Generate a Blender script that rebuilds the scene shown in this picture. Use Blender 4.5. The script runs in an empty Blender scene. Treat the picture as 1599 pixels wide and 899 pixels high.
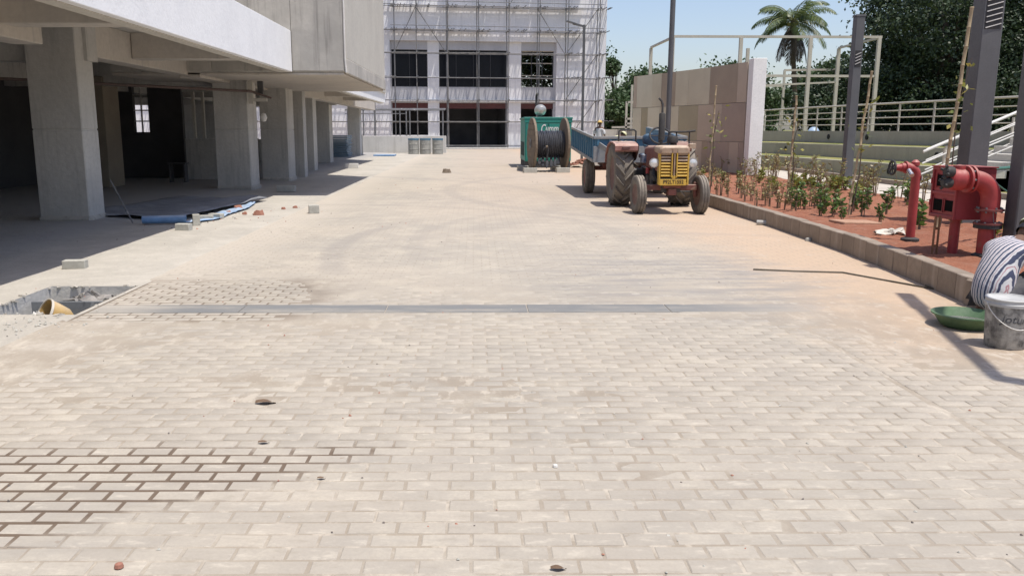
import bpy, bmesh, math, random
import numpy as np
from mathutils import Vector, Matrix
R = math.radians
random.seed(7); rng = np.random.default_rng(11)
SC = bpy.context.scene
COL = SC.collection

# ------------------------------------------------------------------ camera, sky, sun, exposure
H_CAM = 1.62
cam_d = bpy.data.cameras.new('camera'); cam = bpy.data.objects.new('camera', cam_d); COL.objects.link(cam)
cam.location = (0, 0, H_CAM)
cam_d.sensor_width = 36.0; cam_d.lens = 1300 / 1599 * 36.0
cam_d.shift_x = 49.5 / 1599
cam_d.clip_start = 0.05; cam_d.clip_end = 3000
cam.rotation_euler = (R(90) - math.atan(246.5 / 1300), 0, -R(0.4))
SC.camera = cam
SC.render.resolution_x = 1024; SC.render.resolution_y = 575

SUN_H = (0.24, -0.20)                       # horizontal direction to the sun per metre of height
sun_dir = Vector((SUN_H[0], SUN_H[1], 1)).normalized()
world = bpy.data.worlds.new('World'); SC.world = world; world.use_nodes = True
wn = world.node_tree
bg = wn.nodes['Background']
sky = wn.nodes.new('ShaderNodeTexSky'); sky.sky_type = 'NISHITA'; sky.sun_disc = False
sky.sun_elevation = math.asin(sun_dir.z); sky.sun_rotation = math.atan2(sun_dir.x, sun_dir.y)
sky.air_density = 1.0; sky.dust_density = 1.6; sky.ozone_density = 1.6; sky.altitude = 0
tint = wn.nodes.new('ShaderNodeMix'); tint.data_type = 'RGBA'; tint.blend_type = 'MULTIPLY'; tint.inputs[0].default_value = 1.0
tint.inputs[7].default_value = (1.0, 0.945, 0.97, 1)          # milky violet-grey cast of the hazy sky, even over the whole dome
wn.links.new(sky.outputs[0], tint.inputs[6]); wn.links.new(tint.outputs[2], bg.inputs[0]); bg.inputs[1].default_value = 0.138
sun_d = bpy.data.lights.new('sun', 'SUN'); sun_d.energy = 3.75; sun_d.angle = R(0.5); sun_d.color = (1.0, 0.945, 0.86)
sun = bpy.data.objects.new('sun', sun_d); COL.objects.link(sun)
sun.rotation_euler = (-sun_dir).to_track_quat('-Z', 'Y').to_euler(); sun.location = (10, -5, 30)
SC.view_settings.view_transform = 'Standard'; SC.view_settings.look = 'None'
SC.view_settings.exposure = 0.35; SC.view_settings.gamma = 1.0

# ------------------------------------------------------------------ material helpers
class NT:
    def __init__(s, name):
        s.m = bpy.data.materials.new(name); s.m.use_nodes = True
        s.t = s.m.node_tree; s.b = s.t.nodes['Principled BSDF']
        s.geo = s.t.nodes.new('ShaderNodeNewGeometry')
    def new(s, k): return s.t.nodes.new(k)
    def _in(s, node, i, v):
        if isinstance(v, bpy.types.NodeSocket): s.t.links.new(v, node.inputs[i])
        elif v is not None: node.inputs[i].default_value = v
    def math(s, op, a, b=None, c=None, clamp=False):
        n = s.new('ShaderNodeMath'); n.operation = op; n.use_clamp = clamp
        s._in(n, 0, a); s._in(n, 1, b); s._in(n, 2, c); return n.outputs[0]
    def noise(s, vec, scale, detail=4, rough=0.55, dist=0.0):
        n = s.new('ShaderNodeTexNoise'); s._in(n, 'Vector', vec)
        n.inputs['Scale'].default_value = scale; n.inputs['Detail'].default_value = detail
        n.inputs['Roughness'].default_value = rough; n.inputs['Distortion'].default_value = dist
        return n.outputs[0]
    def vmul(s, vec, v):
        n = s.new('ShaderNodeVectorMath'); n.operation = 'MULTIPLY'; s._in(n, 0, vec); n.inputs[1].default_value = v; return n.outputs[0]
    def sep(s, vec):
        n = s.new('ShaderNodeSeparateXYZ'); s._in(n, 0, vec); return n.outputs
    def ss(s, v, lo, hi, a=0.0, b=1.0):
        n = s.new('ShaderNodeMapRange'); n.interpolation_type = 'SMOOTHSTEP'; s._in(n, 0, v)
        n.inputs[1].default_value = lo; n.inputs[2].default_value = hi; n.inputs[3].default_value = a; n.inputs[4].default_value = b
        return n.outputs[0]
    def mix(s, f, a, b, mode='MIX'):
        n = s.new('ShaderNodeMix'); n.data_type = 'RGBA'; n.blend_type = mode
        s._in(n, 0, f)
        for i, v in ((6, a), (7, b)):
            if isinstance(v, (tuple, list)): v = (*v[:3], 1)
            s._in(n, i, v)
        return n.outputs[2]
    def objvec(s):
        tc = s.new('ShaderNodeTexCoord'); oi = s.new('ShaderNodeObjectInfo')
        m = s.new('ShaderNodeVectorMath'); m.operation = 'SCALE'; m.inputs[0].default_value = (31, 17, 23); s.t.links.new(oi.outputs['Random'], m.inputs['Scale'])
        a = s.new('ShaderNodeVectorMath'); a.operation = 'ADD'; s.t.links.new(tc.outputs['Object'], a.inputs[0]); s.t.links.new(m.outputs[0], a.inputs[1])
        s.rand = oi.outputs['Random']; return a.outputs[0]
    def out(s, col, rough=0.85, metal=0.0, bump=None, bstr=0.2, bdist=0.01, spec=None):
        s._in(s.b, 'Base Color', (*col, 1) if isinstance(col, tuple) else col)
        s._in(s.b, 'Roughness', rough); s._in(s.b, 'Metallic', metal)
        if spec is not None: s.b.inputs['Specular IOR Level'].default_value = spec
        if bump is not None:
            n = s.new('ShaderNodeBump'); n.inputs['Strength'].default_value = bstr; n.inputs['Distance'].default_value = bdist
            s.t.links.new(bump, n.inputs['Height']); s.t.links.new(n.outputs[0], s.b.inputs['Normal'])
        return s.m

MATS = {}
def weather(name, c1, c2=None, scale=1.5, rough=0.88, bump=0.25, metal=0.0, streak=None, spot=None, fine=30, amt=1.0, bdist=0.01, dust=None, vary=0.0, spec=None):
    """worn painted / cast surface: blotches, fine grain, optional vertical streaks, speckles and dust on top faces"""
    if name in MATS: return MATS[name]
    n = NT(name); v = n.objvec()
    c2 = c2 or tuple(x * 0.75 for x in c1)
    a = n.noise(v, scale, 6, 0.6); b = n.noise(v, fine, 4, 0.6)
    col = n.mix(n.ss(a, 0.35, 0.68), c1, c2)
    col = n.mix(n.ss(b, 0.35, 0.75, 0, 0.45 * amt), col, tuple(x * 0.72 for x in c1))
    if streak:
        st = n.noise(n.vmul(v, (5, 5, 0.35)), 1.3, 5, 0.6)
        col = n.mix(n.ss(st, 0.5, 0.78, 0, 0.8), col, streak)
    if spot:
        sp = n.noise(v, 7, 3, 0.5); col = n.mix(n.ss(sp, 0.64, 0.72, 0, 0.8), col, spot)
    if vary:
        col = n.mix(n.math('MULTIPLY', n.rand, vary), col, tuple(x * 0.45 for x in c1))
    if dust:
        z = n.sep(n.geo.outputs['Normal'])[2]
        k = n.math('MULTIPLY', n.ss(z, 0.2, 0.95), n.ss(n.noise(v, 4, 4), 0.3, 0.6, 0.25, 0.9))
        col = n.mix(k, col, dust)
    rr = n.ss(b, 0.2, 0.8, rough - 0.08, min(1, rough + 0.08))
    h = n.math('ADD', n.math('MULTIPLY', a, 1.5), b)
    MATS[name] = n.out(col, rr, metal, h, bump, bdist, spec)
    return MATS[name]

# ------------------------------------------------------------------ mesh helpers
class MB:
    def __init__(s): s.v = []; s.f = []; s.m = []; s.cur = 0
    def mat(s, i): s.cur = i; return s
    def add(s, vs, fs):
        o = len(s.v); s.v += [tuple(p) for p in vs]
        for f in fs: s.f.append(tuple(i + o for i in f)); s.m.append(s.cur)
        return s
    def box(s, x0, x1, y0, y1, z0, z1, M=None):
        p = [Vector((x, y, z)) for z in (z0, z1) for x, y in ((x0, y0), (x1, y0), (x1, y1), (x0, y1))]
        if M is not None: p = [M @ q for q in p]
        return s.add(p, [(3, 2, 1, 0), (4, 5, 6, 7), (0, 1, 5, 4), (1, 2, 6, 5), (2, 3, 7, 6), (3, 0, 4, 7)])
    def cbox(s, c, d, rot=(0, 0, 0)):
        from mathutils import Euler
        M = Matrix.Translation(c) @ Euler(rot).to_matrix().to_4x4()
        return s.box(-d[0] / 2, d[0] / 2, -d[1] / 2, d[1] / 2, -d[2] / 2, d[2] / 2, M)
    def tube(s, pts, r, n=8, caps=True, up=None):
        pts = [Vector(p) for p in pts]; L = len(pts)
        rs = r if isinstance(r, (list, tuple)) else [r] * L
        prev = None; rings = []
        for i, p in enumerate(pts):
            if i == 0: t = pts[1] - p
            elif i == L - 1: t = p - pts[i - 1]
            else: t = (pts[i + 1] - p).normalized() + (p - pts[i - 1]).normalized()
            t = t.normalized() if t.length > 1e-9 else Vector((0, 0, 1))
            if prev is None:
                a = Vector(up) if up else (Vector((0, 0, 1)) if abs(t.z) < 0.9 else Vector((1, 0, 0)))
            else: a = prev
            a = (a - t * a.dot(t)).normalized(); b = t.cross(a); prev = a
            rings.append([p + (a * math.cos(2 * math.pi * k / n) + b * math.sin(2 * math.pi * k / n)) * rs[i] for k in range(n)])
        vs = [q for rg in rings for q in rg]; fs = []
        for i in range(L - 1):
            for k in range(n):
                fs.append((i * n + k, i * n + (k + 1) % n, (i + 1) * n + (k + 1) % n, (i + 1) * n + k))
        if caps: fs.append(tuple(reversed(range(n)))); fs.append(tuple((L - 1) * n + k for k in range(n)))
        return s.add(vs, fs)
    def sqbar(s, p0, p1, w, d=None):
        d = d or w; p0 = Vector(p0); p1 = Vector(p1); t = (p1 - p0).normalized()
        a = Vector((0, 0, 1)) if abs(t.z) < 0.9 else Vector((1, 0, 0))
        a = (a - t * a.dot(t)).normalized(); b = t.cross(a)
        vs = []
        for p in (p0, p1):
            for sa, sb in ((-1, -1), (1, -1), (1, 1), (-1, 1)): vs.append(p + a * sa * d / 2 + b * sb * w / 2)
        return s.add(vs, [(3, 2, 1, 0), (4, 5, 6, 7), (0, 1, 5, 4), (1, 2, 6, 5), (2, 3, 7, 6), (3, 0, 4, 7)])
    def lathe(s, prof, c=(0, 0, 0), axis='Z', n=24, close=False):
        c = Vector(c); vs = []; L = len(prof)
        for (r, h) in prof:
            for k in range(n):
                a = 2 * math.pi * k / n; u, w = r * math.cos(a), r * math.sin(a)
                q = {'Z': (u, w, h), 'X': (h, u, w), 'Y': (w, h, u)}[axis]
                vs.append(c + Vector(q))
        fs = []
        for i in range(L - 1 + (1 if close else 0)):
            j = (i + 1) % L
            for k in range(n): fs.append((i * n + k, i * n + (k + 1) % n, j * n + (k + 1) % n, j * n + k))
        if not close:
            if prof[0][0] > 1e-4: fs.append(tuple(reversed(range(n))))
            if prof[-1][0] > 1e-4: fs.append(tuple((L - 1) * n + k for k in range(n)))
        return s.add(vs, fs)
    def prism(s, poly, z0, z1):
        n = len(poly); vs = [(x, y, z0) for x, y in poly] + [(x, y, z1) for x, y in poly]
        fs = [tuple(reversed(range(n))), tuple(range(n, 2 * n))] + [(i, (i + 1) % n, n + (i + 1) % n, n + i) for i in range(n)]
        return s.add(vs, fs)
    def grid(s, P, nu, nv):
        vs = [P(i / nu, j / nv) for j in range(nv + 1) for i in range(nu + 1)]
        fs = [(j * (nu + 1) + i, j * (nu + 1) + i + 1, (j + 1) * (nu + 1) + i + 1, (j + 1) * (nu + 1) + i) for j in range(nv) for i in range(nu)]
        return s.add(vs, fs)
    def xform(s, fn, start=0):
        for i in range(start, len(s.v)): s.v[i] = tuple(fn(Vector(s.v[i])))
        return s
    def mesh(s, name, mats, smooth=False, wn=True):
        me = bpy.data.meshes.new(name); me.from_pydata(s.v, [], s.f)
        if not isinstance(mats, (list, tuple)): mats = [mats]
        for m in mats: me.materials.append(m)
        if any(s.m): me.polygons.foreach_set('material_index', s.m)
        bm = bmesh.new(); bm.from_mesh(me)
        if len(s.f) < 60000: bmesh.ops.recalc_face_normals(bm, faces=bm.faces)
        bm.to_mesh(me); bm.free()
        if smooth:
            me.shade_smooth(); me.set_sharp_from_angle(angle=R(38))
        me.update(); return me
    def build(s, name, mats, parent=None, smooth=False, bevel=0, local=False, seg=1):
        me = s.mesh(name, mats, smooth)
        o = bpy.data.objects.new(name, me); COL.objects.link(o)
        if parent is not None:
            o.parent = parent
            if not local:
                off = Vector((0, 0, 0)); p = parent
                while p is not None: off += p.location; p = p.parent
                me.transform(Matrix.Translation(-off))
        if bevel:
            b = o.modifiers.new('edge', 'BEVEL'); b.width = bevel; b.segments = seg; b.limit_method = 'ANGLE'; b.angle_limit = R(40)
        return o

def tag(o, label=None, cat=None, group=None, kind=None):
    if label: o['label'] = label
    if cat: o['category'] = cat
    if group: o['group'] = group
    if kind: o['kind'] = kind
    return o
def thing(name, label, cat, loc=(0, 0, 0), rz=0, group=None):
    o = bpy.data.objects.new(name, None); COL.objects.link(o); o.empty_display_size = 0.2
    o.location = loc; o.rotation_euler = (0, 0, rz)
    return tag(o, label, cat, group)
def structure(name, mb, m, parent=None, **k):
    o = mb.build(name, m, parent, **k)
    if parent is None: o['kind'] = 'structure'
    return o
CHILD = {}
def copy_tree(o, parent=None):
    kids = [c for c in COL.objects if c.parent == o] if o not in CHILD else CHILD[o]
    CHILD[o] = kids
    c = o.copy(); COL.objects.link(c); c.parent = parent
    for k in kids: copy_tree(k, c)
    return c
def place(o, name=None, loc=(0, 0, 0), rz=0, sc=1.0, label=None, group=None):
    o.location = loc; o.rotation_euler = (0, 0, rz); o.scale = (sc, sc, sc)
    if label: o['label'] = label
    if group: o['group'] = group
    return o
def quads(name, V, m, parent=None, rnd=None, local=False, cols=4):
    """many small leaf faces; V is an array (n, 4, 3)"""
    n = V.shape[0]; me = bpy.data.meshes.new(name)
    me.vertices.add(n * 4); me.vertices.foreach_set('co', V.reshape(-1).astype(np.float32))
    me.loops.add(n * 4); me.loops.foreach_set('vertex_index', np.arange(n * 4, dtype=np.int32))
    me.polygons.add(n); me.polygons.foreach_set('loop_start', np.arange(0, n * 4, 4, dtype=np.int32))
    me.polygons.foreach_set('loop_total', np.full(n, 4, dtype=np.int32))
    a = me.attributes.new('rnd', 'FLOAT', 'FACE'); a.data.foreach_set('value', (rng.random(n) if rnd is None else rnd).astype(np.float32))
    me.materials.append(m); me.update(calc_edges=True); me.validate()
    o = bpy.data.objects.new(name, me); COL.objects.link(o)
    if parent is not None:
        o.parent = parent
        if not local:
            off = Vector((0, 0, 0)); p = parent
            while p is not None: off += p.location; p = p.parent
            me.transform(Matrix.Translation(-off))
    return o
def text_mesh(name, txt, size, m, parent, M, xs=1.0, extrude=0.004, fn=None, shear=0):
    c = bpy.data.curves.new(name, 'FONT'); c.body = txt; c.size = size; c.extrude = extrude; c.align_x = 'CENTER'; c.align_y = 'CENTER'; c.shear = shear
    c.resolution_u = 3; c.offset = size * 0.012
    t = bpy.data.objects.new(name + '_tmp', c); COL.objects.link(t)
    dg = bpy.context.evaluated_depsgraph_get(); me = bpy.data.meshes.new_from_object(t.evaluated_get(dg))
    bpy.data.objects.remove(t)
    for v in me.vertices:
        p = Vector((v.co.x * xs, v.co.y, v.co.z)); v.co = fn(p) if fn else M @ p
    me.materials.clear(); me.materials.append(m)
    o = bpy.data.objects.new(name, me); COL.objects.link(o); o.parent = parent
    return o
FRONT = Matrix(((1, 0, 0, 0), (0, 0, -1, 0), (0, 1, 0, 0), (0, 0, 0, 1)))      # text standing up, facing -Y

# ------------------------------------------------------------------ pavement materials
def ground_colour(n, kind):
    """colour of the dusty paving from world position: soil dust, cement smears, wheel marks"""
    P = n.geo.outputs['Position']; x, y, z = n.sep(P)
    big = n.noise(P, 0.33, 5, 0.6); mid = n.noise(P, 2.2, 5, 0.65); st = n.noise(n.vmul(P, (0.7, 4.0, 1)), 1.0, 6, 0.7); fine = n.noise(P, 55, 4, 0.7); fn2 = n.noise(P, 9, 5, 0.7)
    A = (0.425, 0.38, 0.315); B = (0.355, 0.328, 0.282)
    col = n.mix(n.ss(big, 0.35, 0.65), A, B)
    col = n.mix(n.ss(mid, 0.42, 0.72, 0, 0.55), col, (0.52, 0.47, 0.38))
    col = n.mix(n.ss(st, 0.5, 0.75, 0, 0.55), col, (0.31, 0.29, 0.26))
    col = n.mix(n.ss(fn2, 0.5, 0.8, 0, 0.4), col, (0.32, 0.285, 0.24))
    wx = n.math('ADD', x, n.math('MULTIPLY', n.math('SUBTRACT', mid, 0.5), 1.6))
    # red-soil dust spread along the planted side, thicker near the kerb
    yy = n.math('ADD', y, n.math('MULTIPLY', n.math('SUBTRACT', big, 0.5), 5))
    om = n.math('MULTIPLY', n.ss(wx, 2.3, 4.2), n.ss(yy, 3.8, 6.5))
    om = n.math('MULTIPLY', om, n.ss(big, 0.2, 0.6, 0.55, 1))
    col = n.mix(n.math('MULTIPLY', om, 0.8), col, (0.54, 0.385, 0.26))
    om2 = n.math('MULTIPLY', n.ss(wx, -2.5, 1.5), n.ss(y, 10, 22)); col = n.mix(n.math('MULTIPLY', om2, 0.35), col, (0.48, 0.36, 0.275))
    # grey cement wash in the middle right
    d = n.math('SQRT', n.math('ADD', n.math('POWER', n.math('DIVIDE', n.math('SUBTRACT', wx, 2.2), 1.9), 2), n.math('POWER', n.math('DIVIDE', n.math('SUBTRACT', y, 9.2), 2.6), 2)))
    gm = n.math('MULTIPLY', n.ss(d, 1.15, 0.35), n.ss(st, 0.38, 0.62))
    col = n.mix(n.math('MULTIPLY', gm, 0.8), col, (0.26, 0.25, 0.24))
    # pale cement dust on the left side
    lm = n.ss(wx, -2.4, -3.6); col = n.mix(n.math('MULTIPLY', lm, 0.75), col, (0.52, 0.47, 0.40))
    # wheel marks turning across the yard
    for cx_, cy_, r_, w_, a_, y0, y1 in ((5.58, 11.6, 7.5, 0.16, 0.42, 9.0, 15), (5.2, 12.4, 6.1, 0.14, 0.22, 10, 17), (-3.0, 13.0, 5.3, 0.16, 0.20, 10.5, 20), (9.5, 23.0, 10.2, 0.2, 0.25, 14, 30), (-9.0, 20.0, 11.0, 0.25, 0.22, 12, 34), (2.2, 6.0, 7.2, 0.15, 0.18, 12, 14.5)):
        dd = n.math('SQRT', n.math('ADD', n.math('POWER', n.math('SUBTRACT', x, cx_), 2), n.math('POWER', n.math('SUBTRACT', y, cy_), 2)))
        e = n.math('ABSOLUTE', n.math('SUBTRACT', n.math('ADD', dd, n.math('MULTIPLY', n.math('SUBTRACT', mid, 0.5), 0.25)), r_))
        mk = n.math('MULTIPLY', n.ss(e, w_ * 1.5, w_ * 0.4), n.math('MULTIPLY', n.ss(y, y0, y0 + 1.2), n.ss(y, y1, y1 - 1.2)))
        mk = n.math('MULTIPLY', mk, n.ss(st, 0.25, 0.55, 0.35, 1))
        col = n.mix(n.math('MULTIPLY', mk, a_ * 1.1), col, (0.25, 0.235, 0.22))
    sp = n.noise(P, 17, 2, 0.5); col = n.mix(n.ss(sp, 0.73, 0.77, 0, 0.6), col, (0.24, 0.18, 0.13))
    col = n.mix(n.ss(fine, 0.3, 0.75, 0, 0.4), col, (0.31, 0.275, 0.235))
    return col, (x, y, z), (big, mid, st, fine, fn2)

def patch_mask(n, x, y, mid):
    """damp uncovered joints, lower left of the yard"""
    wy = n.math('ADD', y, n.math('MULTIPLY', n.math('SUBTRACT', mid, 0.5), 0.5)); wx = n.math('ADD', x, n.math('MULTIPLY', n.math('SUBTRACT', mid, 0.5), 0.9))
    # right edge of the patch runs diagonally from (-0.5, 3.8) to (-1.6, 3.0)
    e = n.math('SUBTRACT', wx, n.math('ADD', -0.88, n.math('MULTIPLY', n.math('SUBTRACT', y, 3.75), 1.35)))
    m = n.math('MULTIPLY', n.ss(e, 0.22, -0.25), n.math('MULTIPLY', n.ss(wy, 2.95, 3.1), n.ss(wy, 4.2, 4.0)))
    m2 = n.math('MULTIPLY', n.math('MULTIPLY', n.ss(wx, -1.2, -2.0), n.ss(wy, 6.9, 7.2)), n.ss(wy, 9.3, 8.6))
    return n.math('MAXIMUM', m, n.math('MULTIPLY', m2, 0.75))

n = NT('paver_concrete')
col, (x, y, z), (big, mid, st, fine, fn2) = ground_colour(n, 'paver')
at = n.new('ShaderNodeAttribute'); at.attribute_name = 'rnd'; oi = n.new('ShaderNodeObjectInfo')
rr = n.math('FRACT', n.math('ADD', at.outputs['Fac'], oi.outputs['Random']))
col = n.mix(n.ss(rr, 0.0, 1.0, 0.0, 0.36), col, (0.29, 0.262, 0.225))
q1 = n.noise(n.vmul(n.geo.outputs['Position'], (6, 15, 1)), 1.0, 5, 0.7)
col = n.mix(n.ss(q1, 0.52, 0.7, 0, 0.5), col, (0.30, 0.265, 0.215)); col = n.mix(n.ss(q1, 0.46, 0.3, 0, 0.5), col, (0.55, 0.50, 0.415))
pmk = patch_mask(n, x, y, mid); nzv = n.sep(n.geo.outputs['True Normal'])[2]
col = n.mix(n.math('MULTIPLY', n.math('MULTIPLY', pmk, 0.9), n.ss(nzv, 0.97, 0.85)), col, (0.13, 0.095, 0.068))
e2 = n.noise(n.geo.outputs['Position'], 24, 4, 0.7)
M_PAVER = n.out(col, 0.92, 0, n.math('ADD', n.math('MULTIPLY', fn2, 0.8), n.math('ADD', fine, e2)), 0.35, 0.004, 0.25)
n = NT('joint_filling')
col, (x, y, z), (big, mid, st, fine, fn2) = ground_colour(n, 'joint')
pm = patch_mask(n, x, y, mid)
near = n.ss(y, 10, 4.5, 0.0, 0.62)
jn = n.math('MULTIPLY', near, n.ss(n.noise(n.geo.outputs['Position'], 3.0, 4, 0.6), 0.25, 0.6))
col = n.mix(jn, col, (0.25, 0.205, 0.155))
cj = n.noise(n.vmul(n.geo.outputs['Position'], (9, 4, 1)), 1.0, 4, 0.6); col = n.mix(n.math('MULTIPLY', n.ss(cj, 0.52, 0.66, 0, 0.5), n.ss(y, 9, 5)), col, (0.56, 0.505, 0.42))
col = n.mix(n.ss(n.noise(n.geo.outputs['Position'], 6.5, 4, 0.6), 0.60, 0.68, 0, 0.4), col, (0.52, 0.47, 0.40))
col = n.mix(n.math('MULTIPLY', pm, 0.95), col, (0.13, 0.095, 0.068))
rowv = n.math('DIVIDE', n.math('SUBTRACT', y, 7.70), 0.105); par = n.math('MULTIPLY', n.math('FLOORED_MODULO', n.math('FLOOR', rowv), 2.0), 0.5)
l1 = n.ss(n.math('ABSOLUTE', n.math('SUBTRACT', n.math('FRACT', rowv), 0.5)), 0.40, 0.48)
l2 = n.ss(n.math('ABSOLUTE', n.math('SUBTRACT', n.math('FRACT', n.math('ADD', n.math('DIVIDE', n.math('ADD', x, 3.5), 0.205), par)), 0.5)), 0.44, 0.49)
faint = n.math('MULTIPLY', n.math('MAXIMUM', l1, l2), n.math('MULTIPLY', n.ss(y, 8, 9.5), n.ss(n.noise(n.geo.outputs['Position'], 0.9, 4, 0.6), 0.34, 0.6, 0.12, 0.5)))
col = n.mix(n.math('MULTIPLY', faint, n.ss(y, 34, 20)), col, (0.27, 0.235, 0.19))
M_JOINT = n.out(col, 0.95, 0, n.math('ADD', n.math('MULTIPLY', fn2, 1.0), fine), 0.5, 0.006, 0.2)
n = NT('channel_slab_concrete')
col, (x, y, z), (big, mid, st, fine, fn2) = ground_colour(n, 'slab')
cov = n.math('MAXIMUM', n.ss(st, 0.42, 0.66, 0.12, 0.75), n.ss(x, 1.4, 3.4, 0, 0.9)); cov = n.math('MAXIMUM', cov, n.ss(x, -2.4, -3.3, 0, 0.6))
col = n.mix(cov, (0.155, 0.163, 0.168), col)
M_CHAN = n.out(col, 0.9, 0, n.math('ADD', fn2, fine), 0.3, 0.004, 0.3)
n = NT('apron_concrete')
P = n.geo.outputs['Position']; a = n.noise(P, 0.5, 6, 0.65); b = n.noise(P, 3.0, 6, 0.65); c = n.noise(P, 40, 4, 0.7); d = n.noise(P, 11, 5, 0.7)
col = n.mix(n.ss(a, 0.35, 0.65), (0.47, 0.44, 0.385), (0.39, 0.365, 0.32))
col = n.mix(n.ss(b, 0.45, 0.7, 0, 0.5), col, (0.55, 0.515, 0.45)); col = n.mix(n.ss(d, 0.52, 0.75, 0, 0.45), col, (0.31, 0.29, 0.26))
col = n.mix(n.ss(c, 0.4, 0.75, 0, 0.4), col, (0.36, 0.33, 0.29))
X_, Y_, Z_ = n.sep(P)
col = n.mix(n.ss(X_, -5.6, -6.6, 0, 0.6), col, (0.29, 0.29, 0.30))  # shade under the building put into the apron colour
M_APRON = n.out(col, 0.95, 0, n.math('ADD', n.math('MULTIPLY', b, 3), n.math('ADD', d, c)), 0.5, 0.012, 0.2)
n = NT('earth')
P = n.geo.outputs['Position']; a = n.noise(P, 0.2, 6, 0.65); c = n.noise(P, 12, 5, 0.7)
col = n.mix(n.ss(a, 0.35, 0.65), (0.42, 0.34, 0.26), (0.33, 0.27, 0.21)); col = n.mix(n.ss(c, 0.4, 0.7, 0, 0.4), col, (0.24, 0.19, 0.15))
M_EARTH = n.out(col, 0.95, 0, c, 0.4, 0.02)
n = NT('red_soil')
P = n.geo.outputs['Position']; a = n.noise(P, 1.1, 6, 0.65); c = n.noise(P, 22, 5, 0.75); d = n.noise(P, 5, 5, 0.7)
col = n.mix(n.ss(a, 0.35, 0.65), (0.33, 0.145, 0.09), (0.265, 0.11, 0.07)); col = n.mix(n.ss(d, 0.45, 0.7, 0, 0.6), col, (0.33, 0.185, 0.13)); col = n.mix(n.ss(c, 0.5, 0.75, 0, 0.6), col, (0.14, 0.06, 0.04))
M_SOIL = n.out(col, 0.97, 0, n.math('ADD', n.math('MULTIPLY', d, 2), c), 0.9, 0.03, 0.1)
n = NT('grass_tread')
P = n.geo.outputs['Position']; a = n.noise(P, 0.6, 5, 0.65); c = n.noise(P, 18, 5, 0.75)
col = n.mix(n.ss(a, 0.35, 0.65), (0.16, 0.18, 0.06), (0.30, 0.28, 0.12)); col = n.mix(n.ss(c, 0.45, 0.75, 0, 0.6), col, (0.10, 0.12, 0.04))
M_GRASS = n.out(col, 0.95, 0, c, 0.8, 0.03, 0.1)
def leafmat(name, c1, c2, c3, trans=0.25, rough=0.45):
    n = NT(name); at = n.new('ShaderNodeAttribute'); at.attribute_name = 'rnd'; oi = n.new('ShaderNodeObjectInfo')
    col = n.mix(n.ss(at.outputs['Fac'], 0, 0.7), c1, c2); col = n.mix(n.ss(at.outputs['Fac'], 0.75, 1.0), col, c3)
    col = n.mix(n.math('MULTIPLY', oi.outputs['Random'], 0.3), col, c2)
    n.out(col, rough, 0)
    if trans:
        tr = n.new('ShaderNodeBsdfTranslucent'); mx = n.new('ShaderNodeMixShader'); o = n.t.nodes['Material Output']
        n.t.links.new(col, tr.inputs[0]); mx.inputs[0].default_value = trans
        n.t.links.new(n.b.outputs[0], mx.inputs[1]); n.t.links.new(tr.outputs[0], mx.inputs[2]); n.t.links.new(mx.outputs[0], o.inputs[0])
    return n.m
M_LEAF_DARK = leafmat('dark_tree_leaves', (0.016, 0.032, 0.014), (0.036, 0.062, 0.026), (0.075, 0.105, 0.05), 0.12, 0.55)
M_LEAF_MID = leafmat('mid_tree_leaves', (0.045, 0.085, 0.03), (0.07, 0.115, 0.045), (0.12, 0.16, 0.07), 0.2, 0.5)
M_LEAF_SHRUB = leafmat('shrub_leaves', (0.06, 0.13, 0.03), (0.11, 0.19, 0.045), (0.22, 0.30, 0.08), 0.3)
M_LEAF_CROTON = leafmat('croton_leaves', (0.30, 0.28, 0.05), (0.16, 0.20, 0.05), (0.42, 0.34, 0.08), 0.3)
M_LEAF_DRY = leafmat('dry_leaves', (0.30, 0.21, 0.11), (0.20, 0.20, 0.08), (0.42, 0.38, 0.14), 0.2)
M_LEAF_PALM = leafmat('palm_leaflets', (0.045, 0.075, 0.025), (0.09, 0.13, 0.04), (0.20, 0.22, 0.07), 0.25)
M_LEAF_PALMDRY = leafmat('palm_dead_fronds', (0.10, 0.08, 0.05), (0.07, 0.055, 0.04), (0.16, 0.12, 0.08), 0.1)
M_BARK = weather('bark', (0.13, 0.10, 0.075), (0.08, 0.06, 0.05), 3, 0.95, 0.6, fine=20)
M_BAMBOO = weather('bamboo', (0.42, 0.33, 0.20), (0.30, 0.23, 0.14), 4, 0.7, 0.2)
M_CONC = weather('bare_concrete', (0.55, 0.535, 0.50), (0.46, 0.45, 0.425), 0.9, 0.9, 0.5, streak=(0.30, 0.295, 0.28), fine=14, bdist=.02)
M_CONC_LT = weather('light_plaster', (0.56, 0.535, 0.475), (0.50, 0.475, 0.425), 0.7, 0.9, 0.25, streak=(0.44, 0.42, 0.375), fine=18)
M_CONC_WARM = weather('warm_concrete', (0.56, 0.515, 0.455), (0.48, 0.445, 0.40), 0.8, 0.9, 0.35, streak=(0.40, 0.375, 0.345), fine=12)
M_STAIN = weather('stained_concrete', (0.50, 0.475, 0.43), (0.36, 0.345, 0.315), 0.7, 0.92, 0.45, streak=(0.20, 0.19, 0.175), fine=9)
M_FASCIA = weather('white_primer', (0.85, 0.86, 0.87), (0.79, 0.80, 0.815), 1.6, 0.85, 0.5, fine=16, amt=0.35)
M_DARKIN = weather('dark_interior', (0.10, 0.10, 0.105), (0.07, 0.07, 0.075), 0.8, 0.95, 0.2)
M_BROWNCOL = weather('brown_plaster', (0.30, 0.26, 0.20), (0.24, 0.21, 0.17), 1, 0.9, 0.2)
M_FACADE = weather('facade_plaster', (0.83, 0.82, 0.83), (0.75, 0.745, 0.755), 0.45, 0.9, 0.25, streak=(0.54, 0.54, 0.555), fine=9, amt=0.5)
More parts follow.
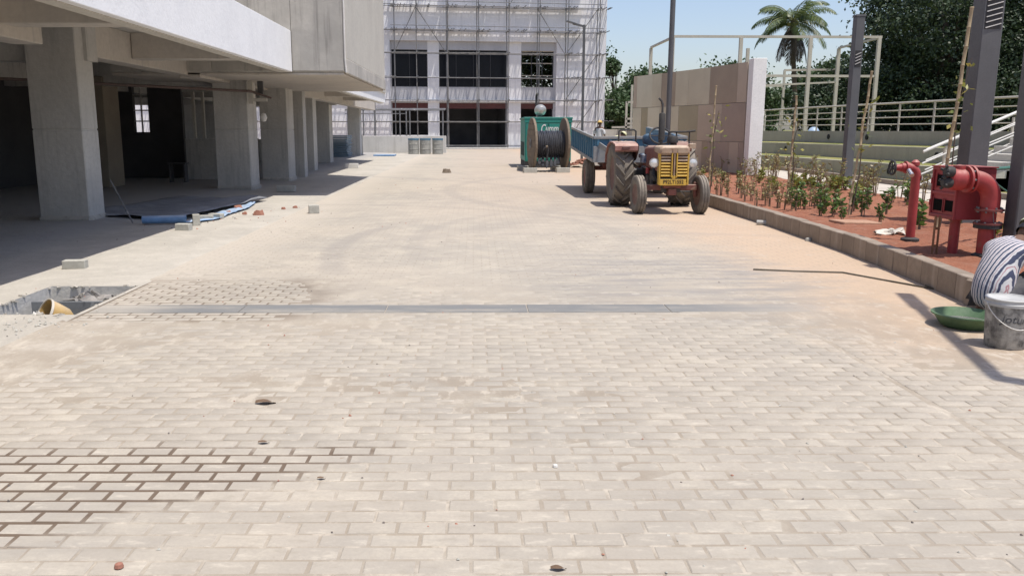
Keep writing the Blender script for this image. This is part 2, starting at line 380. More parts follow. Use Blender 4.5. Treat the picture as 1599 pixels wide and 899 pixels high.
M_REVEAL = weather('reveal_plaster', (0.52, 0.52, 0.54), (0.45, 0.45, 0.475), 0.6, 0.9, 0.2, streak=(0.40, 0.40, 0.42))
M_TUBE = weather('galvanised_tube', (0.21, 0.21, 0.215), (0.14, 0.14, 0.145), 2, 0.55, 0.15, metal=0.2, spot=(0.42, 0.42, 0.42))
M_BLACK = weather('black_rubber', (0.03, 0.03, 0.032), (0.05, 0.045, 0.04), 3, 0.75, 0.2)
M_TYRE = weather('dusty_tyre', (0.13, 0.115, 0.10), (0.22, 0.19, 0.155), 4, 0.9, 0.3, dust=(0.30, 0.26, 0.21))
M_STEELPOLE = weather('grey_pole_paint', (0.115, 0.115, 0.118), (0.09, 0.09, 0.093), 1.2, 0.5, 0.06, fine=40)
M_CREAMSTEEL = weather('cream_steel', (0.52, 0.48, 0.40), (0.45, 0.41, 0.35), 2, 0.6, 0.1)
M_WHITESTEEL = weather('white_steel', (0.72, 0.70, 0.66), (0.62, 0.60, 0.56), 2, 0.55, 0.1)
M_RED = weather('red_pipe_paint', (0.37, 0.045, 0.045), (0.28, 0.035, 0.035), 4, 0.56, 0.12, fine=25, dust=(0.38, 0.17, 0.14), amt=0.9, spot=(0.25, 0.07, 0.055))
M_REDBOX = weather('red_cabinet_paint', (0.31, 0.035, 0.042), (0.25, 0.035, 0.04), 2, 0.55, 0.08, fine=25, dust=(0.40, 0.15, 0.12), amt=0.6)
M_WOOD = weather('drum_wood', (0.21, 0.165, 0.12), (0.15, 0.12, 0.09), 3, 0.85, 0.3, streak=(0.20, 0.15, 0.11))
M_BRICK = weather('clay_brick', (0.38, 0.18, 0.125), (0.30, 0.135, 0.095), 12, 0.9, 0.4)
M_BLOCK = weather('cement_block', (0.46, 0.45, 0.40), (0.38, 0.37, 0.33), 9, 0.92, 0.5)
M_BLUE = weather('blue_plastic', (0.17, 0.32, 0.55), (0.13, 0.25, 0.44), 5, 0.5, 0.2, dust=(0.42, 0.50, 0.60))
from mathutils import noise as mnoise
def nz(x, y, s, o=0.0): return mnoise.noise(Vector((x * s + o, y * s - o, o * 0.37)))
def cam_px(X, Y, Z):
    p = math.atan(246.5 / 1300); q = R(0.4)
    fw = (math.sin(q) * math.cos(p), math.cos(q) * math.cos(p), -math.sin(p)); d = (X, Y, Z - H_CAM)
    c = sum(a * b for a, b in zip(d, fw)); a = d[0] * math.cos(q) - d[1] * math.sin(q)
    b = d[0] * math.sin(q) * math.sin(p) + d[1] * math.cos(q) * math.sin(p) + d[2] * math.cos(p)
    return (750 + 1300 * a / c, 449.5 - 1300 * b / c) if c > 0.1 else (-9999, -9999)

# ================================================================== ground
PIT = (-4.46, -3.56, 7.28, 8.66)
def ring(mb, X0, X1, Y0, Y1, hole, z):
    a, b, c, d = hole
    V = [(X0, Y0, z), (X1, Y0, z), (X1, Y1, z), (X0, Y1, z), (a, c, z), (b, c, z), (b, d, z), (a, d, z)]
    return mb.add(V, [(0, 1, 5, 4), (1, 2, 6, 5), (2, 3, 7, 6), (3, 0, 4, 7)])
structure('ground', ring(MB(), -1500, 1500, -1500, 1500, PIT, -0.06), M_EARTH)

def bed_z(x, y):
    m = -0.0022
    if y > 5: m += min(1, (y - 5) / 9) * 0.0038
    m += nz(x, y, 0.9, 3) * 0.0028 + nz(x, y, 3.1, 9) * 0.0016
    if y < 6.5: m = min(m, -0.0013)
    if y > 4.3: m += max(0, nz(x, y, 0.55, 12) + (.25 if x < .3 else 0)) * 0.006 * min(1, (y - 4.3))
    if x > 2.6 and y > 5.5: m += min(1, (x - 2.6)) * 0.004
    if x < -2.9 and y < 6.8: m += min(1, (-2.9 - x) / 0.5) * 0.006
    e = x - (-0.88 + (y - 3.75) * 1.35)
    if 2.95 < y < 4.15 and e < 0.05: m = -0.0034
    w = max(0.0, min(1.0, (-1.6 - x + nz(x, y, 1.4, 7) * 1.2) / 0.9)) * max(0.0, min(1.0, (y - 6.7 + nz(x, y, 1.4, 8) * .6) / 0.5)) * max(0.0, min(1.0, (9.2 - y + nz(x, y, 1.4, 9) * .9) / 0.9))
    m = m * (1 - w) + min(m, -0.0035) * w
    if 7.33 < y < 7.73 and x < 1.9: m = -0.004
    if y > 22.6: m = 0.001 + nz(x, y, 0.5, 5) * 0.004
    return m
bed = MB()
NX, NY = 140, 320
X0, X1, Y0, Y1 = -3.58, 5.05, 2.3, 22.6
bed.grid(lambda u, v: (X0 + (X1 - X0) * u, Y0 + (Y1 - Y0) * v, bed_z(X0 + (X1 - X0) * u, Y0 + (Y1 - Y0) * v)), NX, NY)
bed.grid(lambda u, v: (X0 + (X1 - X0) * u, 22.6 + 51.4 * v, bed_z(X0 + (X1 - X0) * u, 22.61 + 51.4 * v)), 24, 120)
bed.add([(X0, -6, -0.004), (X1, -6, -0.004), (X1, 2.3, -0.004), (X0, 2.3, -0.004), (X1, -6, -0.004), (9.5, -6, -0.004), (9.5, 7.6, -0.004), (X1, 7.6, -0.004),
         (X1, 29.0, 0), (14, 29.0, 0), (14, 74, 0), (X1, 74, 0)], [(0, 1, 2, 3), (4, 5, 6, 7), (8, 9, 10, 11)])
pavement = structure('pavement', bed, M_JOINT, smooth=True)
# pavers: 200 x 100 mm in running bond, laid row by row
STRIP = (7.36, 7.70)
pav = []
def rows():
    y = STRIP[0] - 0.0525; k = 0
    while y > 2.35: yield y, k; y -= 0.105; k += 1
    y = STRIP[1] + 0.0525; k = 1
    while y < 21.9: yield y, k; y += 0.105; k += 1
for y, k in rows():
    for xa, xb in ((-3.5, 2.74), (2.775, 4.9 if y > 7.5 else 6.6)):
        x = xa - (0.1025 if k % 2 else 0) + 0.1025
        if k % 2: pav.append((xa + 0.05, y, 0.094))
        while x < xb - 0.1:
            if not (k % 2 and x < xa + 0.1): pav.append((x, y, 0.197))
            x += 0.205
        g_ = xb - (x - 0.1025)
        if g_ > 0.05: pav.append((x - 0.1025 + g_ / 2, y, g_ - 0.008))
pav = [(a, b, w) for a, b, w in pav]
vis = []
for i, (x, y, w) in enumerate(pav):
    px, py = cam_px(x, y, 0)
    if w > 0.15 and -60 < px < 1660 and py < 925: vis.append((y, i))
vis.sort(); near_ids = [i for _, i in vis[:300]]; near_set = set(near_ids)
def paver_mesh(name, seed):
    r = random.Random(seed); mb = MB(); L, W = 0.0966, 0.0463; c = 0.005
    j = [(r.uniform(-.0012, .0012), r.uniform(-.0012, .0012)) for _ in range(4)]
    t = [(-L + c, -W + c), (L - c, -W + c), (L - c, W - c), (-L + c, W - c)]; m = [(-L, -W), (L, -W), (L, W), (-L, W)]
    V = [(a + p, b + q, 0) for (a, b), (p, q) in zip(t, j)] + [(a + p, b + q, -0.0032) for (a, b), (p, q) in zip(m, j)] + [(a, b, -0.05) for a, b in m]
    F = [(0, 1, 2, 3)] + [(4 + i, 4 + (i + 1) % 4, (i + 1) % 4, i) for i in range(4)] + [(8 + i, 8 + (i + 1) % 4, 4 + (i + 1) % 4, 4 + i) for i in range(4)]
    mb.add(V, F); return mb.mesh(name, M_PAVER)
pms = [paver_mesh('paver', s) for s in range(5)]
rp = random.Random(5)
for i in near_ids:
    x, y, w = pav[i]
    o = bpy.data.objects.new('paver', pms[rp.randrange(5)]); COL.objects.link(o); o.parent = pavement
    o.location = (x + rp.uniform(-.002, .002), y + rp.uniform(-.0015, .0015), rp.uniform(-.0014, .0014)); o.rotation_euler = (rp.uniform(-.008, .008), rp.uniform(-.005, .005), rp.uniform(-.008, .008))
rest = np.array([p for i, p in enumerate(pav) if i not in near_set]); n_ = len(rest)
Lx = rest[:, 2] / 2 - 0.0015; cx_ = rest[:, 0] + rng.uniform(-.002, .002, n_); cy_ = rest[:, 1] + rng.uniform(-.0015, .0015, n_); cz_ = rng.uniform(-.0013, .0013, n_)
base = []
c = 0.0045
for (sx, sy, ins, z) in [(-1, -1, c, 0), (1, -1, c, 0), (1, 1, c, 0), (-1, 1, c, 0), (-1, -1, 0, -.0032), (1, -1, 0, -.0032), (1, 1, 0, -.0032), (-1, 1, 0, -.0032), (-1, -1, 0, -.03), (1, -1, 0, -.03), (1, 1, 0, -.03), (-1, 1, 0, -.03)]:
    tz = rng.uniform(-.0006, .0006, n_)
    base.append(np.stack([cx_ + sx * (Lx - ins), cy_ + sy * (0.0463 - ins), cz_ + z + tz], 1))
VV = np.stack(base, 1).reshape(-1, 3)
F0 = np.array([(0, 1, 2, 3)] + [(4 + i, 4 + (i + 1) % 4, (i + 1) % 4, i) for i in range(4)] + [(8 + i, 8 + (i + 1) % 4, 4 + (i + 1) % 4, 4 + i) for i in range(4)])
FF = (F0[None] + (np.arange(n_) * 12)[:, None, None]).reshape(-1)
me = bpy.data.meshes.new('pavers'); me.vertices.add(len(VV)); me.vertices.foreach_set('co', VV.reshape(-1).astype(np.float32))
nf = n_ * 9; me.loops.add(nf * 4); me.loops.foreach_set('vertex_index', FF.astype(np.int32)); me.polygons.add(nf)
me.polygons.foreach_set('loop_start', np.arange(0, nf * 4, 4, dtype=np.int32)); me.polygons.foreach_set('loop_total', np.full(nf, 4, dtype=np.int32))
at = me.attributes.new('rnd', 'FLOAT', 'FACE'); at.data.foreach_set('value', np.repeat(rng.random(n_), 9).astype(np.float32))
me.materials.append(M_PAVER); me.update(calc_edges=True)
o = bpy.data.objects.new('pavers', me); COL.objects.link(o); o.parent = pavement; o['kind'] = 'stuff'
xs = -3.49
for L in (1.35, 1.33, 1.3, 1.3, 1.3, 1.3, .6):
    structure('channel_slab', MB().box(xs, min(xs + L - 0.008, 4.9), STRIP[0] + 0.006, STRIP[1] - 0.006, -0.08, 0.0015 + rp.uniform(0, .001)), M_CHAN, pavement, bevel=0.003); xs += L

# concrete apron on the building side, with the open inspection pit
ap = MB()
def apz(x, y):
    z = 0.004 + nz(x, y, 0.35, 2) * 0.012 + nz(x, y, 1.6, 4) * 0.008
    if x < -6: z += min(1, (-6 - x) / 0.6) * 0.05
    if x > -3.7: z = min(z, 0.004)
    if x > -3.53: z = 0.0
    return z
def apgrid(xa, xb, ya, yb, s):
    nu, nv = max(1, int((xb - xa) / s)), max(1, int((yb - ya) / s))
    def P(u, v):
        x, y = xa + (xb - xa) * u, ya + (yb - ya) * v
        edge = min(abs(x - PIT[0]), abs(x - PIT[1])) < 0.001 and PIT[2] - .01 < y < PIT[3] + .01 or min(abs(y - PIT[2]), abs(y - PIT[3])) < .001 and PIT[0] - .01 < x < PIT[1] + .01
        return (x, y, 0.003 if edge else apz(x, y))
    ap.grid(P, nu, nv)
apgrid(-30, -9, -4, 62, 1.5); apgrid(-9, PIT[0], -4, 30, 0.3)
apgrid(PIT[0], -3.52, -4, PIT[2], 0.15); apgrid(PIT[0], -3.52, PIT[3], 30, 0.15); apgrid(PIT[1], -3.52, PIT[2], PIT[3], 0.03); apgrid(-9, -3.52, 30, 62, 0.5)
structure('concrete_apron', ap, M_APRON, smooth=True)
pt = MB(); a, b, c, d = PIT; zb = -0.42
pt.add([(a, c, zb), (b, c, zb), (b, d, zb), (a, d, zb), (a, c, .0025), (b, c, .0025), (b, d, .0025), (a, d, .0025)], [(0, 1, 2, 3), (0, 4, 5, 1), (1, 5, 6, 2), (2, 6, 7, 3), (3, 7, 4, 0)])
structure('inspection_pit', pt, M_CONC)

# ================================================================== kerb, soil, path, terraces
kerb_line = [(9.4, 7.5), (4.62, 7.5), (4.84, 9.4), (4.95, 11.0), (5.02, 14.0), (5.03, 30.0)]
def along(poly, s):
    for (x0, y0), (x1, y1) in zip(poly, poly[1:]):
        L = math.hypot(x1 - x0, y1 - y0)
        if s <= L: return (x0 + (x1 - x0) * s / L, y0 + (y1 - y0) * s / L, math.atan2(y1 - y0, x1 - x0))
        s -= L
    return None
M_KERB = weather('kerb_concrete', (0.31, 0.25, 0.195), (0.25, 0.20, 0.155), 2.5, 0.92, 0.4, streak=(0.40, 0.34, 0.28), vary=0.25, fine=14)
soil = MB()
SX0, SX1, SY0, SY1 = 4.7, 9.1, 7.55, 30
def soilz(x, y): return 0.225 + nz(x, y, 0.8, 1) * 0.035 + nz(x, y, 3.3, 6) * 0.03 + nz(x, y, 9, 8) * 0.022
def soilP(u, v):
    y = SY0 + (SY1 - SY0) * v ** 1.3
    for (x0, y0), (x1, y1) in zip(kerb_line[1:], kerb_line[2:]):
        if y0 - .01 <= y <= y1 + .01: kx = x0 + (x1 - x0) * (y - y0) / (y1 - y0); break
    else: kx = 4.7
    x = kx + 0.1 + (SX1 - kx - 0.1) * u
    return (x, y, soilz(x, y) if 0 < u < 1 else 0.2)
soil.grid(soilP, 60, 200)
structure('garden_soil', soil, M_SOIL, smooth=True)
kerb = structure('kerb', MB().box(4.9, 4.95, 29.9, 30.4, -0.05, 0.18), M_KERB)
s = 0.0; total = sum(math.hypot(q[0] - p[0], q[1] - p[1]) for p, q in zip(kerb_line, kerb_line[1:]))
while s + 0.4 < total:
    x, y, a = along(kerb_line, s + 0.2)
    c_, s_ = math.cos(a), math.sin(a)
    mb = MB().cbox((x - s_ * -0.075 * 1, y + c_ * -0.075 * 1, 0.11 + rp.uniform(-.006, .006)), (0.392, 0.15, 0.29), (0, 0, a + rp.uniform(-.012, .012)))
    mb.build('kerb_block', M_KERB, kerb, bevel=0.008); s += 0.4
M_PATH = weather('path_concrete', (0.52, 0.47, 0.40), (0.45, 0.405, 0.345), 1.0, 0.92, 0.3)
structure('garden_path', MB().box(9.1, 10.9, 7.6, 30, -0.05, 0.21), M_PATH)
structure('path_edging', MB().box(10.9, 11.05, 9.0, 30, -0.05, 0.33), M_KERB)
M_TERR = weather('terrace_concrete', (0.40, 0.375, 0.31), (0.33, 0.31, 0.26), 0.8, 0.92, 0.3, streak=(0.27, 0.255, 0.215))
M_HOLE = weather('drain_hole_black', (0.02, 0.02, 0.02), None, 2, 0.9, 0)
line0 = [(13.3, 10), (12.2, 22.5), (11.0, 33.5), (9.8, 35.8), (7.9, 36.6)]
def offs(poly, d):
    out = []
    for i, (x, y) in enumerate(poly):
        p = poly[max(0, i - 1)]; q = poly[min(len(poly) - 1, i + 1)]; t = Vector((q[0] - p[0], q[1] - p[1])).normalized(); out.append((x + t.y * d, y - t.x * d))
    return out
def strip(mb, A, B, zA, zB):
    n = len(A); mb.add([(x, y, zA) for x, y in A] + [(x, y, zB) for x, y in B], [(i, i + 1, n + i + 1, n + i) for i in range(n - 1)]); return mb
structure('lawn', strip(strip(MB(), [(11.05, 9), (11.05, 22.5), (11.0, 30), (9.5, 31.5), (7.9, 34)], offs(line0, 0.1), 0.2, 0.24), offs(line0, 0.3), offs(line0, 0.3), 0.2, 0.2), M_GRASS)
LINES = []
for k in range(3):
    A = offs(line0, 1.05 * k); LINES.append(A); z0 = 0.2 + 0.46 * k; z1 = z0 + 0.46
    w = MB(); B = offs(A, 0.2)
    strip(w, A, A, z0 - 0.3, z1); strip(w, A, B, z1, z1); strip(w, B, B, z1, z0 - 0.3)
    ow = w.build('terrace_wall', M_TERR)
    tag(ow, ['lowest concrete retaining wall of the grass terraces', 'middle concrete retaining wall of the grass terraces', 'top concrete retaining wall carrying the cream railing'][k], 'retaining wall')
    if k < 2:
        structure('grass_terrace', strip(MB(), B, offs(line0, 1.05 * (k + 1) + 0.05), z1 - 0.03, z1 + 0.035), M_GRASS)
    # drain holes in the wall face
    for px_ in ((1385, 1600), (1224, 1460), (1351, 1290))[k]:
        for q in range(400):
            f_ = q / 399 * 2; i_ = min(int(f_), 1); hx = A[i_][0] + (A[i_ + 1][0] - A[i_][0]) * (f_ - i_); hy = A[i_][1] + (A[i_ + 1][1] - A[i_][1]) * (f_ - i_)
            if abs(cam_px(hx, hy, z0 + .25)[0] - px_) < 4: MB().lathe([(.001, -.03), (.09, -.03), (.09, .02)], (hx, hy, z0 + .25), 'X', 12).build('drain_hole', M_HOLE, ow); break
top = offs(line0, 2.25)
edge_ = [(7.9, 39.5), (13.2, 62), (15.5, 76), (40, 320), (300, 320), (300, 8)]
ut = MB().add([(x, y, 1.52) for x, y in top + edge_], [tuple(range(len(top) + len(edge_)))])
ut.add([(x, y, z) for x, y in [top[-1]] + edge_[:4] for z in (-.1, 1.52)], [(2 * i, 2 * i + 1, 2 * i + 3, 2 * i + 2) for i in range(4)])
structure('upper_terrain', ut, M_GRASS)

# ================================================================== left building
bld = thing('parking_building', 'unfinished grey concrete building on columns with open ground floor', 'building', (-10, 14, 0))
def bpart(name, m, *boxes, **k):
    mb = MB()
    for b in boxes: mb.box(*b)
    return mb.build(name, m, bld, **k)
# columns: (right face x, front y, width, depth)
for i, (xr, yf, w, d, m) in enumerate(((-6.78, 14.7, 0.87, 0.62, M_CONC), (-6.06, 22.8, 0.92, 0.9, M_CONC), (-5.95, 27.0, 0.86, 1.0, M_CONC), (-5.9, 29.3, 0.35, 0.5, M_CONC), (-7.0, 41.0, 0.95, 0.9, M_CONC), (-7.15, 53.0, 0.75, 0.8, M_CONC),
                                     (-10.1, 23.3, 0.65, 1.0, M_BROWNCOL), (-11.2, 14.7, 0.8, 0.8, M_CONC), (-12.9, 31.5, 0.8, 0.8, M_CONC), (-6.8, 6.0, 1.0, 0.6, M_CONC), (-11.2, 6.0, 0.8, 0.8, M_CONC), (-11.5, 41.0, 0.8, 0.8, M_CONC), (-6.35, 33.5, 0.5, 0.7, M_CONC))):
    h = 3.05 if i else 3.49
    cm = MB().box(xr - w, xr, yf, yf + d, -0.05, h)
    if i in (0, 1, 2):       # horizontal pour joint
        cm = MB().box(xr - w, xr, yf, yf + d, -0.05, 1.62).box(xr - w, xr, yf, yf + d, 1.635, h).box(xr - w + .012, xr - .012, yf + .012, yf + d - .012, 1.6, 1.65)
    cobj = cm.build('column', m, bld, bevel=0.015)
    if i < 3:                # mortar left round the foot
        ft = MB(); r_ = random.Random(i); N = 10
        P = [(xr - w - .04, yf - .05), (xr + .05, yf - .05), (xr + .05, yf + d + .05), (xr - w - .04, yf + d + .05)]
        ft.box(P[0][0], P[1][0], P[0][1], P[2][1], -0.05, 0.13)
        f_ = ft.build('footing_mortar', M_STAIN, cobj, bevel=0.05)
# long beams along the column line
bpart('beam', M_CONC_WARM, (-6.7, -6.27, -2, 12.6, 2.84, 3.5), bevel=0.012)
bpart('beam', M_CONC_WARM, (-7.2, -6.79, 15.33, 20.4, 2.9, 3.5), bevel=0.012)
bpart('beam', M_CONC_WARM, (-7.0, -6.5, 20.4, 28, 2.84, 3.5), bevel=0.012)
bpart('beam', M_CONC_WARM, (-6.72, -6.3, 28.0, 54, 2.84, 3.5), bevel=0.012)
bpart('beam', M_CONC, (-11.7, -11.3, -2, 54, 2.84, 3.5))
for y0 in (2.7, 7.1, 11.5, 17.1, 20.45, 31, 36, 41):
    bpart('cross_beam', M_CONC_WARM, (-6.27 if y0 < 14 else (-6.78 if y0 < 19 else -6.3), -4.7 if y0 < 28 else -4.9, y0, y0 + 0.42, 3.0, 3.5), bevel=0.012)
for y0 in (7.1, 15.0, 23.4, 31.4, 41.2):
    bpart('cross_beam', M_CONC, (-18, -6.72, y0, y0 + 0.4, 2.8, 3.5))
bpart('ceiling_slab', M_CONC, (-22, -4.62, -2, 44.9, 3.5, 3.7))
bpart('ceiling_slab', M_CONC, (-22, -7.0, 44.9, 54, 3.5, 3.7))
bpart('roof_slab', M_CONC, (-22, -6.5, -2, 56, 7.0, 7.2))
bpart('storey_wall', M_CONC_WARM, (-6.9, -6.5, -2, 20.3, 3.7, 7.0))
bpart('storey_wall', M_CONC_WARM, (-6.9, -6.5, 28.2, 54, 3.7, 7.0))
# fascia: white primed upstand beam, bare concrete soffit strip
bpart('fascia', M_FASCIA, (-4.42, -4.30, -2, 20.3, 2.965, 3.9), bevel=0.008)
bpart('fascia_soffit', M_CONC_LT, (-4.62, -4.425, -2, 20.3, 2.955, 3.5))
bpart('fascia', M_FASCIA, (-4.86, -4.7, 28.3, 45.0, 3.0, 3.95), bevel=0.008)
bpart('fascia_soffit', M_CONC_LT, (-5.0, -4.865, 28.3, 45.0, 2.985, 3.5))
# projecting block of the storeys above
bpart('upper_block', M_STAIN, (-8.6, -3.07, 20.36, 29.0, 2.96, 12.0), bevel=0.02)
bpart('block_plaster', M_CONC_LT, (-3.068, -3.02, 20.4, 28.96, 3.28, 12.0), bevel=0.01)
bpart('block_soffit_band', M_STAIN, (-3.066, -3.0, 20.38, 28.98, 2.93, 3.275), bevel=0.02)
bpart('block_soffit', M_CONC_WARM, (-8.6, -3.09, 20.40, 28.97, 2.9, 2.957), bevel=0.01)
for a_, b_ in ((-8.6, -6.21), (-6.2, -4.31), (-4.3, -3.09)): bpart('formwork_face', M_STAIN, (a_, b_, 20.335, 20.359, 2.99, 5.2), bevel=.006); bpart('formwork_face', M_STAIN, (a_, b_, 20.335, 20.359, 5.215, 8.0), bevel=.006)
mb = MB().tube([(-3.05, 20.33, 12), (-3.05, 20.33, 6), (-3.05, 20.33, 3.3), (-3.03, 20.34, 2.95)], 0.022, 8); mb.build('conduit', M_WHITESTEEL, bld, smooth=True)
# recessed first-floor wall piece beside the block
bpart('storey_wall', M_BROWNCOL, (-6.48, -6.0, 18.9, 20.3, 3.72, 7.0))
# walls inside
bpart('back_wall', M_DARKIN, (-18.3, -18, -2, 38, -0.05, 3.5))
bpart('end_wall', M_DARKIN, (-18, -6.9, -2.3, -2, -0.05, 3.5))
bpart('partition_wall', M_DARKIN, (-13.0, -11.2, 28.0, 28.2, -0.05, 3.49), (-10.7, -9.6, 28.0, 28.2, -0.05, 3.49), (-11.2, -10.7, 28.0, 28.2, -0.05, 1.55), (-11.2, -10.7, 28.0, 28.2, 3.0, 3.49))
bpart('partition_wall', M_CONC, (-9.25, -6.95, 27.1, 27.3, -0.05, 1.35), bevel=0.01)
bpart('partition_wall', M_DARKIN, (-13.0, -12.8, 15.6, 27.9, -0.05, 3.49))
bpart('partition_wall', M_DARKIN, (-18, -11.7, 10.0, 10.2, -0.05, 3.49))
bpart('partition_wall', M_CONC, (-12.4, -8.1, 44.0, 44.2, -0.05, 1.15))
bpart('partition_wall', M_CONC, (-15.6, -12.4, 44.0, 44.2, -0.05, 3.49))
bpart('low_wall', M_CONC_LT, (-8.1, -7.2, 54.5, 54.7, -0.05, 1.3))
for x in (-8.95, -8.65): bpart('window_post', M_CONC_LT, (x - .04, x + .04, 27.15, 27.25, 1.35, 2.8))
bpart('window_lintel', M_CONC, (-9.25, -6.95, 27.1, 27.3, 2.8, 3.49))
gr = MB()
gr.box(-10.97, -10.93, 28.05, 28.1, 1.55, 3.0)
for z in (1.9, 2.25, 2.75): gr.box(-11.2, -10.7, 28.06, 28.09, z - .02, z + .02)
gr.build('window_grille', M_WHITESTEEL, bld)
# slatted opening seen between the columns further back
for k in range(9): bpart('louvre', M_CONC_LT, (-9.6, -8.1, 43.9, 43.96, 1.25 + k * 0.2, 1.33 + k * 0.2))
# service pipe hung below the ceiling, with brackets
mb = MB().tube([(-12, 16.3, 2.72), (-5.9, 22.6, 2.62), (-5.75, 22.9, 2.55)], 0.035, 8).tube([(-5.9, 22.6, 2.62), (-5.4, 22.75, 2.45)], 0.025, 8); mb.build('service_pipe', weather('rusty_pipe', (0.15, 0.11, 0.10), None, 4, 0.8, 0.2), bld, smooth=True)
bpart('pipe_bracket', M_CONC_LT, (-5.98, -5.86, 22.62, 22.72, 2.3, 3.0), (-5.86, -5.5, 22.64, 22.7, 2.36, 2.44))
bpart('pipe_bracket', M_DARKIN, (-5.8, -5.66, 22.9, 23.0, 2.55, 2.98))
mb = MB().lathe([(0.001, -0.12), (0.06, -0.1), (0.1, 0), (0.06, 0.1), (0.001, 0.12)], (-5.72, 23.1, 1.95), 'Z', 12); mb.build('flood_lamp', M_WHITESTEEL, bld, smooth=True)

# ================================================================== white building behind the scaffold
fac = thing('white_office_block', 'pale plastered office block with dark openings behind scaffolding', 'building', (-2.3, 74, 0), R(7))
def fpart(name, m, *boxes, **k):
    mb = MB()
    for b in boxes: mb.box(*b)
    return mb.build(name, m, fac, local=True, **k)
RD = 0.35
fpart('wall', M_FACADE, (-28, -4.93, 0, 0.5, -0.1, 18))
fpart('wall', M_FACADE, (9.56, 13.98, 0, 0.5, -0.1, 18))
fpart('wall', M_FACADE, (-4.928, 9.558, 0.0, 0.5, 9.11, 18))
fpart('side_wall', M_FACADE, (13.6, 13.95, 0.5, 15, -0.1, 18))
fpart('pier', M_REVEAL, (-4.93, -4.80, RD, RD + .4, 0, 9.11)); fpart('pier', M_FACADE, (-1.70, -0.71, RD, RD + .4, 0, 9.11))
fpart('pier', M_FACADE, (5.31, 6.49, RD, RD + .4, 0, 9.11)); fpart('pier', M_REVEAL, (9.39, 9.56, RD, RD + .4, 0, 9.11))
for a_, b_ in ((-4.8, -1.7), (-.71, 5.31), (6.49, 9.39)):
    fpart('spandrel', M_REVEAL, (a_, b_, RD + .02, RD + .4, 3.92, 5.28)); fpart('lintel', M_REVEAL, (a_, b_, RD + .02, RD + .4, 8.39, 9.11))
    fpart('painted_beam', weather('red_oxide', (0.12, 0.04, 0.038), (0.09, 0.035, 0.032), 1, 0.8, 0.1), (a_, b_, RD + .1, RD + .38, 3.45, 3.92))
fpart('ledge', M_FACADE, (-4.92, 9.55, 0.12, RD - .002, 4.05, 4.2))
fpart('sill_wall', M_FACADE, (-4.8, -1.7, RD + .03, RD + .38, 0, 1.18))
fpart('plinth', M_CONC, (-3.2, 13.9, -1.9, -0.01, -0.05, 0.12), bevel=.02)
fpart('floor_slab', M_CONC, (-4.9, 9.5, RD + .4, 14, 4.0, 4.3)); fpart('roof_slab', M_CONC, (-27.9, 13.6, 0.5, 14.9, 9.3, 9.6)); fpart('ground_slab', M_CONC, (-4.9, 13.6, 0.0, 14, -0.05, 0.1))
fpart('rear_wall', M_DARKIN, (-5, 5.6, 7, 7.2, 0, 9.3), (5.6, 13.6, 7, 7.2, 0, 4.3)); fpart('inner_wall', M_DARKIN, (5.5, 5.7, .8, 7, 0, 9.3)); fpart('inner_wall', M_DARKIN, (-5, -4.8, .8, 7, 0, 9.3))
M_GLASSD = weather('dark_window_glass', (0.010, 0.011, 0.016), None, 2, 0.22, 0.0, spec=.15); M_FRAME = weather('dark_window_frame', (0.03, 0.03, 0.035), None, 2, 0.5, 0.05)
def fwin(a_, b_, z0, z1, cols, glass=True):
    y = RD + 0.22; t = 0.04; mb = MB()
    for bx in ((a_, b_, z0, z0 + .07), (a_, b_, z1 - .07, z1), (a_, a_ + .07, z0 + .07, z1 - .07), (b_ - .07, b_, z0 + .07, z1 - .07)): mb.box(bx[0], bx[1], y - t, y + t, bx[2], bx[3])
    wf = mb.build('window_frame', M_FRAME, fac, local=True)
    for k in range(1, cols):
        xx = a_ + (b_ - a_) * k / cols; o = MB().box(xx - .03, xx + .03, y - t + .003, y + t - .003, z0 + .07, z1 - .07).build('mullion', M_FRAME, wf, local=True)
    if glass:
        for k in range(cols):
            xa = a_ + (b_ - a_) * k / cols + .035; xb = a_ + (b_ - a_) * (k + 1) / cols - .035
            MB().box(xa, xb, y - .006, y + .006, z0 + .07, z1 - .07).build('pane', M_GLASSD, wf, local=True)
fwin(-4.8, -1.7, 5.28, 8.39, 2); fwin(-.71, 5.31, 5.28, 8.39, 4)
y = RD + .22; mb = MB()
for zz in (5.3, 6.3, 7.35, 8.36): mb.box(6.49, 9.39, y - .03, y + .03, zz - .035, zz + .035)
wf = mb.build('window_frame', M_CREAMSTEEL, fac, local=True)
for xx in (6.53, 7.45, 8.4, 9.35): MB().box(xx - .035, xx + .035, y - .035, y + .035, 5.3, 8.36).build('mullion', M_FRAME, wf, local=True)

